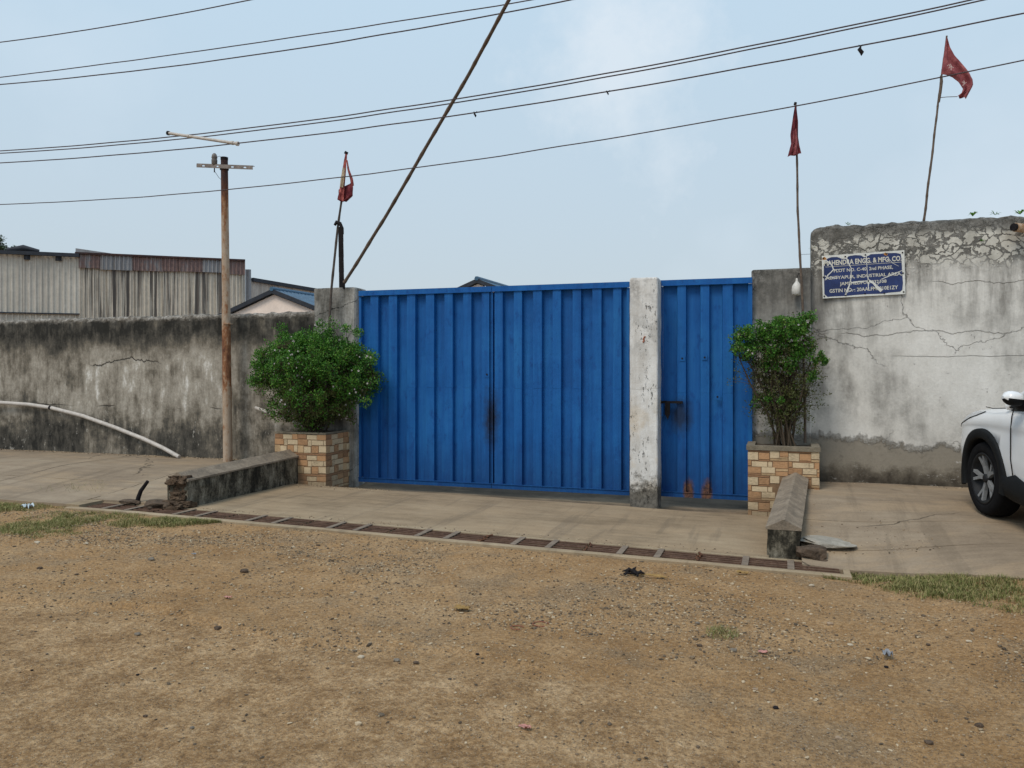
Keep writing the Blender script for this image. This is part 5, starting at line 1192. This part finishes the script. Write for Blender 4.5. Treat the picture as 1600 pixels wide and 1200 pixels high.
        mo = mi_.build('mirror', [PAINT, BLK], rt)
        sub(MB().tube([(s_ * .85, .64, 1.01), (s_ * .93, .655, 1.055)], .028, 8), 'mirror_stalk', BLK, mo)
        # door shut lines and handle
        for y0_, y1_ in ((.80, .74), (-.20, -.24), (-1.02, -.98)):
            MB().tube([(s_ * .896, y1_, .44), (s_ * .8985, y0_ - .02, .58), (s_ * .891, y0_, .82), (s_ * .878, y0_ + .01, .93), (s_ * .86, y0_ + .02, .985)], .0045, 5).build('shut_line', DARKIRON, rt)
        MB().tube([(s_ * .905, .0, .86), (s_ * .925, -.07, .865), (s_ * .905, -.16, .865)], .012, 6).build('door_handle', CHR, rt)
        # headlamp wrapping the corner and bonnet shut line
        P = []
        def bprof(y, q):
            i = int(np.argmin(abs(sm[:, 0] - y))); i = min(max(i, 1), len(sm) - 2); j = i if sm[i][0] <= y else i - 1; f = (y - sm[j][0]) / (sm[j + 1][0] - sm[j][0]); w_, zs, zm, zt = [sm[j][k] + (sm[j + 1][k] - sm[j][k]) * f for k in (1, 2, 3, 4)]
            pts = [(.988, zm + (zt - zm) * .45), (.995, zm + (zt - zm) * .62), (.975, zt - .075), (.935, zt - .03), (.86, zt - .005), (.60, zt + .015)]
            i = min(int(q), 4); f = q - i; a = pts[i][0] + (pts[i + 1][0] - pts[i][0]) * f; z = pts[i][1] + (pts[i + 1][1] - pts[i][1]) * f
            return (s_ * (a * w_ + .004), y, z + .004)
        for y, qa, qb in ((1.36, 2.9, 3.1), (1.48, 2.3, 3.2), (1.60, 1.9, 3.4), (1.72, 1.5, 3.5), (1.84, 1.2, 3.5), (1.95, 1.1, 3.5), (2.03, 1.0, 3.4)):
            P.append([bprof(y, qa + (qb - qa) * k / 6) for k in range(7)])
        MB().grid(P, 0, True).build('headlight', LAMP, rt)
        MB().tube([p[0] for p in P], .004, 5).build('headlight_trim', BLK, rt)
        MB().tube([(s_ * .862, 1.30, .975), (s_ * .870, 1.15, .972), (s_ * .862, .90, .995)], .0035, 4).build('bonnet_line', DARKIRON, rt)
    # nose: grille, bumper, number plate
    MB().prism([(-.52, 2.085, .50), (.52, 2.085, .50), (.60, 2.06, .74), (-.60, 2.06, .74)], (0, .03, 0)).build('grille', BLK, rt)
    MB().prism([(-.62, 2.05, .30), (.62, 2.05, .30), (.60, 2.08, .44), (-.60, 2.08, .44)], (0, .035, 0)).build('lower_bumper', BLK, rt)
    MB().prism([(-.68, -2.17, .32), (.68, -2.17, .32), (.70, -2.17, .55), (-.70, -2.17, .55)], (0, .08, 0)).build('rear_bumper', BLK, rt)
    for s_ in (-1, 1): MB().prism([(s_ * .55, -2.19, .82), (s_ * .80, -2.10, .82), (s_ * .80, -2.10, .98), (s_ * .55, -2.19, .98)], (0, .04, 0)).build('tail_light', m_plain('tail_lens', (.25, .01, .01), .2, .2), rt)
    # wheels
    for y in (FA, FA - WB):
        for s_ in (-1, 1):
            A_ = Matrix.Translation((s_ * .885, y, .335)) @ (Matrix.Rotation(R(90), 4, 'Y') if s_ > 0 else Matrix.Rotation(R(-90), 4, 'Y'))
            wt = MB().lathe([(.225, -.19), (.26, -.205), (.315, -.20), (.330, -.175), (.335, -.11), (.330, -.04), (.316, -.008), (.295, .004), (.255, .004), (.228, -.006), (.222, -.03), (.222, -.19)], A_, 48).build('wheel', TYRE, rt)
            sub(MB().lathe([(.222, -.19), (.222, -.012), (.230, -.004), (.224, .001), (.205, -.006), (.198, -.04), (.15, -.08), (.02, -.085), (.0, -.085)], A_, 48), 'rim', GREY, wt)
            sub(MB().lathe([(.16, -.10), (.15, -.095), (.0, -.095)], A_, 24), 'brake_disc', m_plain('disc_steel', (.2, .19, .18), .2, .4, 10, metal=.7) if y == FA and s_ == -1 else GREY, wt)
            for k in range(5):
                for dlt, mt2 in ((-.20, ALLOY), (.20, ALLOY)):
                    a = k * 1.2566 + .3; a2 = a + dlt; pts = [(.035, a, -.03), (.11, a + dlt * .35, -.025), (.218, a2, -.008)]
                    spk = MB(); vs = []
                    for r_, an, zz_ in pts:
                        w2 = .016 if r_ < .1 else .013
                        for q in (-1, 1):
                            vs.append(A_ @ Vector((r_ * math.cos(an) - q * w2 * math.sin(an), r_ * math.sin(an) + q * w2 * math.cos(an), zz_)))
                            vs.append(A_ @ Vector((r_ * math.cos(an) - q * w2 * math.sin(an), r_ * math.sin(an) + q * w2 * math.cos(an), zz_ - .03)))
                    fs = []
                    for i in (0, 4): fs += [(i, i+2, i+6, i+4), (i+1, i+5, i+7, i+3), (i, i+4, i+5, i+1), (i+2, i+3, i+7, i+6)]
                    fs += [(8, 10, 11, 9)]
                    sub(spk.add(vs, fs), 'spoke', mt2, wt)
            sub(MB().lathe([(.0, -.012), (.028, -.014), (.038, -.022), (.042, -.05)], A_, 20), 'hub_cap', GREY, wt)
    fwx, fwy = 1.70, 8.12; hd = R(12)
    zf_, zr_ = right_h(fwx, fwy), right_h(2.1, 6.2) * .2 + .17
    tilt = math.atan2(zf_ - zr_, WB)
    Rm = Matrix.Rotation(hd, 4, 'Z') @ Matrix.Rotation(tilt, 4, 'X')
    fw = Rm @ Vector((-.885, FA, 0)); rt.rotation_euler = Rm.to_euler(); rt.location = Vector((fwx, fwy, zf_)) - fw
build_car()

# ------------------------------------------------------------------ grass, gravel, litter
def grass_patch(name, lab, regs, n, seed):
    rg = random.Random(seed); m = MB(); c = 0; tries = 0
    while c < n and tries < n * 30:
        tries += 1
        xa, xb, fa, fb = regs; x = rg.uniform(xa, xb); y = rg.uniform(fa(x), fb(x))
        e = min(y - fa(x), (fb(x) - y) * 3 + .05, .6) ; dn_ = .5 + 1.1 * fbm(x * 1.3 + seed, y * 1.3) + .7 * fbm(x * 5, y * 5, seed)
        if rg.random() > clamp(dn_ * clamp(e / .30) * 1.5): continue
        z = dirt_z(x, y); hgt = rg.uniform(.008, .036) * (.6 + .8 * clamp(dn_)); a = rg.uniform(0, 6.28); le = Vector((math.cos(a), math.sin(a), 0)); s_ = Vector((-le.y, le.x, 0)) * rg.uniform(.0015, .003)
        p = Vector((x, y, z - .005)); lean_ = rg.uniform(.2, 1.5) * hgt
        m.add([p - s_, p + s_, p + le * lean_ * .4 + Vector((0, 0, hgt * .7)) + s_ * .7, p + le * lean_ + Vector((0, 0, hgt)), p + le * lean_ * .4 + Vector((0, 0, hgt * .7)) - s_ * .7], [(0, 1, 2, 4), (4, 2, 3)]); c += 1
    o = m.build(name, GRASS); tag(o, lab, 'grass', None, 'stuff'); return o
def lfa(x): return 5.25 + .35 * nz(x * .8) + max(0, (x + 6.2)) * 1.4
def lfb(x): return 6.70 + .1 * nz(x * 3) if x < -7.3 else 6.585
grass_patch('grass', 'short green and straw grass beside the left end of the drain', (-12.5, -5.15, lfa, lfb), 52000, 2)
def rfa(x): return max(4.6, 6.45 - max(0, x - .55) * 1.1 + .2 * nz(x * 2))
def rfb(x): return front_edge(x) + .02 if x > .5 else 6.55
grass_patch('grass', 'dry green and yellow grass along the edge of the right parking area', (.22, 5.5, rfa, rfb), 42000, 7)
def strag(name, lab, px, py, n, rad, seed, hh=.05):
    rg = random.Random(seed); r_ = (px - 800) / F; Z = 1.6 * F / (py - HY); cx, cy = Z * (CT * r_ - ST), Z * (CT + ST * r_); m = MB()
    for _ in range(n):
        a = rg.uniform(0, 6.28); d = rg.random() ** .6 * rad; x, y = cx + d * math.cos(a), cy + d * math.sin(a); z = dirt_z(x, y); hgt = hh * rg.uniform(.3, 1); b = rg.uniform(0, 6.28); le = Vector((math.cos(b), math.sin(b), 0)); s_ = Vector((-le.y, le.x, 0)) * .002
        p = Vector((x, y, z)); m.add([p - s_, p + s_, p + le * hgt + Vector((0, 0, hgt * .8))], [(0, 1, 2)])
    o = m.build(name, GRASS, None, (cx, cy, 0)); tag(o, lab, 'grass tuft', None, None); return o
strag('grass_tuft', 'lone green grass tuft in the bare dirt below the right end of the drain', 1128, 988, 260, .10, 3)
strag('tall_weed', 'taller wispy weeds at the right end of the left grass, before the drain', 146, 784, 90, .28, 4, .22)
strag('tall_weed', 'thin wispy stalks in the left grass near the photo edge', 100, 784, 50, .25, 5, .26)
# leaf-fine green tint clumps along the front lip
def on_ground(px, py):
    r_ = (px - 800) / F; h = 0.
    for _ in range(6):
        Z = (EYE - h) * F / (py - HY); x, y = Z * (CT * r_ - ST), Z * (CT + ST * r_); h = dirt_z(x, y)
    return Vector((x, y, h))
rgv = random.Random(77); gm = MB(); ICO = [(0,0,1),(.89,0,.45),(.28,.85,.45),(-.72,.53,.45),(-.72,-.53,.45),(.28,-.85,.45),(.72,.53,-.45),(-.28,.85,-.45),(-.89,0,-.45),(-.28,-.85,-.45),(.72,-.53,-.45),(0,0,-1)]
ICF = [(0,1,2),(0,2,3),(0,3,4),(0,4,5),(0,5,1),(1,6,2),(2,7,3),(3,8,4),(4,9,5),(5,10,1),(2,6,7),(3,7,8),(4,8,9),(5,9,10),(1,10,6)]
def pebble(mb, x, y, z, s_, rg, mi=0):
    a = rg.uniform(0, 6.28); ca, sa = math.cos(a), math.sin(a); sx, sy, sz = s_ * rg.uniform(.7, 1.4), s_ * rg.uniform(.5, 1), s_ * rg.uniform(.3, .7); vs = []
    for vx, vy, vz in ICO:
        j = rg.uniform(.72, 1.2); X, Y = vx * sx * j, vy * sy * j; vs.append((x + X * ca - Y * sa, y + X * sa + Y * ca, z + vz * sz * j))
    mb.add(vs, ICF, mi)
cnt = 0; tries = 0
while cnt < 44000 and tries < 700000:
    tries += 1
    x = rgv.uniform(-8.5, 4.2); y = 2.4 + 4.25 * rgv.random() ** .8
    g2 = math.exp(-((x + 2.1 + .5 * nz(y * 2)) / .9) ** 2 - ((y - 3.95) / .28) ** 2); band = .55 * g2 + math.exp(-((y - 5.3 + .12 * (x + 3)) / 1.0) ** 2); dn_ = .10 + 1.0 * band * clamp(.22 + 2.2 * fbm(x * .8 + 3, y * 1.1, 2)) + .35 * max(0, fbm(x * 1.2, y * 2.2, 11)) 
    if x > 1.5: dn_ *= .4
    if y < 3.9: dn_ *= .55
    dn_ = max(dn_, .6 * g2 * clamp(.3 + 2 * fbm(x * 2, y * 2, 5)))
    if rgv.random() > dn_: continue
    sz = .0028 + .0085 * rgv.random() ** 3.5 + (.012 * rgv.random() if rgv.random() < .02 else 0)
    z = dirt_z(x, y) + sz * .22
    pebble(gm, x, y, z, sz, rgv); cnt += 1
tag(gm.build('gravel', GRAV), 'loose grey and tan gravel scattered over the dirt', None, None, 'stuff')
# gravel crumbs at the foot of planters and kerbs
gm = MB()
for _ in range(1500):
    k = rgv.random()
    if k < .45: x, y, h = rgv.uniform(-6.0, -4.6), 9.06 - abs(rgv.gauss(0, .10)), drive_h
    elif k < .7: x, y, h = rgv.uniform(-6.02, -.15), 7.0 + abs(rgv.gauss(0, .08)), drive_h
    elif k < .85: x, y, h = rgv.uniform(.2, 1.2), 7.1 + abs(rgv.gauss(0, .4)), right_h
    else: x, y, h = rgv.uniform(.3, 4), 9.74 - abs(rgv.gauss(0, .05)), right_h
    if h is drive_h and y > 8.97: h = lambda a, b: -.02
    pebble(gm, x, y, h(x, y) + .002, .003 + .008 * rgv.random() ** 2, rgv)
for _ in range(900): 
    x, y = rgv.uniform(-14, -6.4), 9.72 - abs(rgv.gauss(0, .06)); pebble(gm, x, y, left_h(x, y) + .003, .004 + .012 * rgv.random() ** 2, rgv)
tag(gm.build('rubble_crumbs', GRAV), 'earth crumbs and grit along the foot of walls and planters', None, None, 'stuff')
mats = {'dark': ROCK, 'grey': m_plain('grey_pebble', (.17, .145, .115), .4, .9, 20), 'pale': m_plain('pale_pebble', (.46, .39, .29), .25, .9, 20), 'black': DARKIRON, 'tan': m_plain('tan_pebble', (.30, .22, .15), .3, .9, 20)}
spots = [(236, 875, .030, 'grey', 'grey angular stone in the dirt below the left grass'), (382, 894, .036, 'dark', 'dark broken stone in the dirt below the left part of the drain'), (62, 889, .024, 'dark', 'dark flat stone near the left photo edge below the grass'),
 (58, 849, .028, 'pale', 'pale flat stone left in the dirt just under the left grass'), (135, 852, .020, 'pale', 'small pale stone right of the flat pale one under the left grass'), (497, 853, .020, 'dark', 'dark pebble on the dirt just in front of the drain'),
 (564, 1028, .020, 'pale', 'pale round pebble in the lower middle left of the dirt'), (746, 1021, .012, 'black', 'black pebble in the lower middle of the dirt'), (1297, 976, .022, 'tan', 'brown clod in the dirt below the right grass'), (1268, 916, .022, 'pale', 'white pebble just below the right end of the drain'),
 (1329, 1009, .018, 'pale', 'whitish pebble in the dirt at lower right'), (1212, 1107, .016, 'black', 'black round pebble low in the right half of the dirt'), (958, 994, .014, 'tan', 'reddish pebble in the middle of the dirt'), (1090, 974, .018, 'grey', 'grey stone left of the lone grass tuft'),
 (1146, 1017, .020, 'grey', 'grey crumbled stone below the lone grass tuft'), (1093, 1010, .018, 'dark', 'dark stone lowest left of the lone grass tuft'), (1180, 1078, .014, 'tan', 'tan stone in the lower right dirt'), (1530, 1135, .02, 'dark', 'dark clod near the lower right corner'),
 (1451, 1162, .020, 'dark', 'dark stone close to the bottom edge at right'), (1310, 1155, .018, 'tan', 'tan clod at the bottom right of the dirt'), (1385, 1043, .014, 'black', 'small black stone beside the crumpled grey litter'), (1450, 1008, .014, 'dark', 'dark pebble at right in the dirt under the grass'),
 (1514, 1003, .016, 'pale', 'pale pebble under the right grass near the photo edge'), (215, 1055, .010, 'black', 'tiny black stone in the left foreground'), (50, 1048, .009, 'black', 'tiny black stone at the left edge of the foreground'), (227, 1120, .013, 'dark', 'dark pebble low in the left foreground'), (300, 1138, .012, 'grey', 'grey pebble at the bottom left of the foreground'),
 (340, 975, .026, 'dark', 'stone on the earth ridge, right of the left foreground'), (215, 992, .020, 'grey', 'grey stone on the earth ridge at left'), (620, 1033, .02, 'grey', 'grey stone cluster piece below the middle of the drain'), (650, 1037, .018, 'dark', 'dark stone piece among gravel below the middle of the drain'), (555, 925, .012, 'grey', 'bluish grey stone in the gravel at centre left')]
for px, py, s_, k, lb in spots:
    s_ *= .8; p = on_ground(px, py); o = rock((p.x, p.y, p.z + s_ * .35), (s_ * 1.15, s_ * .85, s_ * .62), px * .37, 1, 2, .4).build('stone', mats[k], None, p); tag(o, lb, 'stone')
for px, py, lb in ((314, 829, None),):
    pass
for px, py, y, s_, lb in ((259, 799, 6.90, .032, 'dark lump of stone lying on the drain grate near the black stick'), (234, 806, 6.75, .026, 'smaller dark lump on the front edge of the left drain grates')):
    p = at(px, py, y); o = rock((p.x, y, T(p.x) + .03), (s_, s_ * .8, s_ * .7), px, 1, 2).build('stone', ROCK, None, (p.x, y, T(p.x))); tag(o, lb, 'stone')
# litter
def scrap(name, px, py, w_, d_, mat, lab, cat, seed, up_=.012):
    p = on_ground(px, py); rg = random.Random(seed); P = []
    for j in range(7): P.append([(p.x + (i / 6 - .5) * w_ * (1 + .3 * nz(j, seed)), p.y + (j / 6 - .5) * d_ + .006 * nz(i, j, seed), p.z + .010 + up_ * (.5 + nz(i * .9, j * .9, seed))) for i in range(7)])
    m = MB().grid(P); m.grid([[(x, y, z - .0012) for x, y, z in reversed(r_)] for r_ in P]); o = m.build(name, mat, None, p); tag(o, lab, cat)
PINK = m_plain('pink_wrapper', (.50, .24, .20), .3, .6, 30); GREYL = m_plain('grey_litter', (.26, .27, .29), .4, .5, 30); BLUEL = m_plain('pale_film', (.45, .52, .56), .2, .4, 20); OCH = m_plain('ochre_straw', (.30, .19, .07), .3, .9, 20)
scrap('wrapper', 1192, 1022, .05, .03, PINK, 'small pink wrapper scrap in the lower right dirt', 'litter', 1); scrap('wrapper', 820, 1140, .055, .02, PINK, 'pale pink paper strip at the bottom centre', 'litter', 2); scrap('paper_scrap', 356, 936, .05, .025, PINK, 'pinkish scrap in the dirt left of centre', 'litter', 3)
scrap('litter', 1387, 1030, .05, .05, GREYL, 'crumpled grey litter in the lower right dirt', 'litter', 4, .04); scrap('plastic_film', 42, 795, .13, .07, BLUEL, 'pale blue plastic film lying in the left grass', 'litter', 5, .05); scrap('paper_scrap', 303, 720 if False else 868, .04, .02, GREYL, 'whitish scrap in the dirt below the left grass', 'litter', 6)
scrap('dry_leaf', 722, 955, .10, .05, OCH, 'dry curled leaf in the dirt below the middle of the drain', 'leaf', 8, .03); scrap('dry_leaf', 1160, 898, .09, .03, OCH, 'dry brown leaf just in front of the drain at right', 'leaf', 9, .02); 0 and scrap('paper_scrap', 435, 912, .16, .07, m_plain('lime_patch', (.42, .38, .32), .3, .9, 12), 'whitish crushed patch in the dirt left of centre', 'litter', 12, .004)
p = on_ground(992, 899); m = MB(); rg = random.Random(6)
for _ in range(26):
    a = Vector((rg.gauss(0, .035), rg.gauss(0, .03), abs(rg.gauss(0, .012)))); b = a + Vector((rg.gauss(0, .03), rg.gauss(0, .025), rg.gauss(0, .01))); m.tube([p + a + Vector((0, 0, .012)), p + (a + b) / 2 + Vector((0, 0, .02)), p + b + Vector((0, 0, .010))], [.006, .012, .004], 5)
tag(m.build('black_rag', DARKIRON, None, p), 'small black twisted rag in front of the drain, right of centre', 'rag')
m = MB()
for k in range(9): m.tube([p + Vector((.04 + k * .012, -.01 + .02 * nz(k), .012)), p + Vector((.10 + k * .012, .0 + .03 * nz(k, 4), .02)), p + Vector((.17 + k * .01, -.02 + .03 * nz(k, 8), .008))], .003, 4)
tag(m.build('straw', OCH, None, p), 'ochre straw bits trailing right of the black rag', 'straw')
for px, py, lb in ((845, 977, 'reddish brown open ring of cord lying in the dirt at centre'), (808, 983, 'smaller reddish loop left of the open cord ring')):
    p = on_ground(px, py); k_ = 1 if px > 820 else .8
    L = [p + Vector((.050 * k_ * math.cos(a), .045 * k_ * math.sin(a), .010)) for a in [.5 + q * .36 for q in range(15)]]
    tag(MB().tube(L, .0028, 6).build('cord_ring', m_plain('red_cord', (.26, .09, .05), .2, .6), None, p), lb, 'cord')
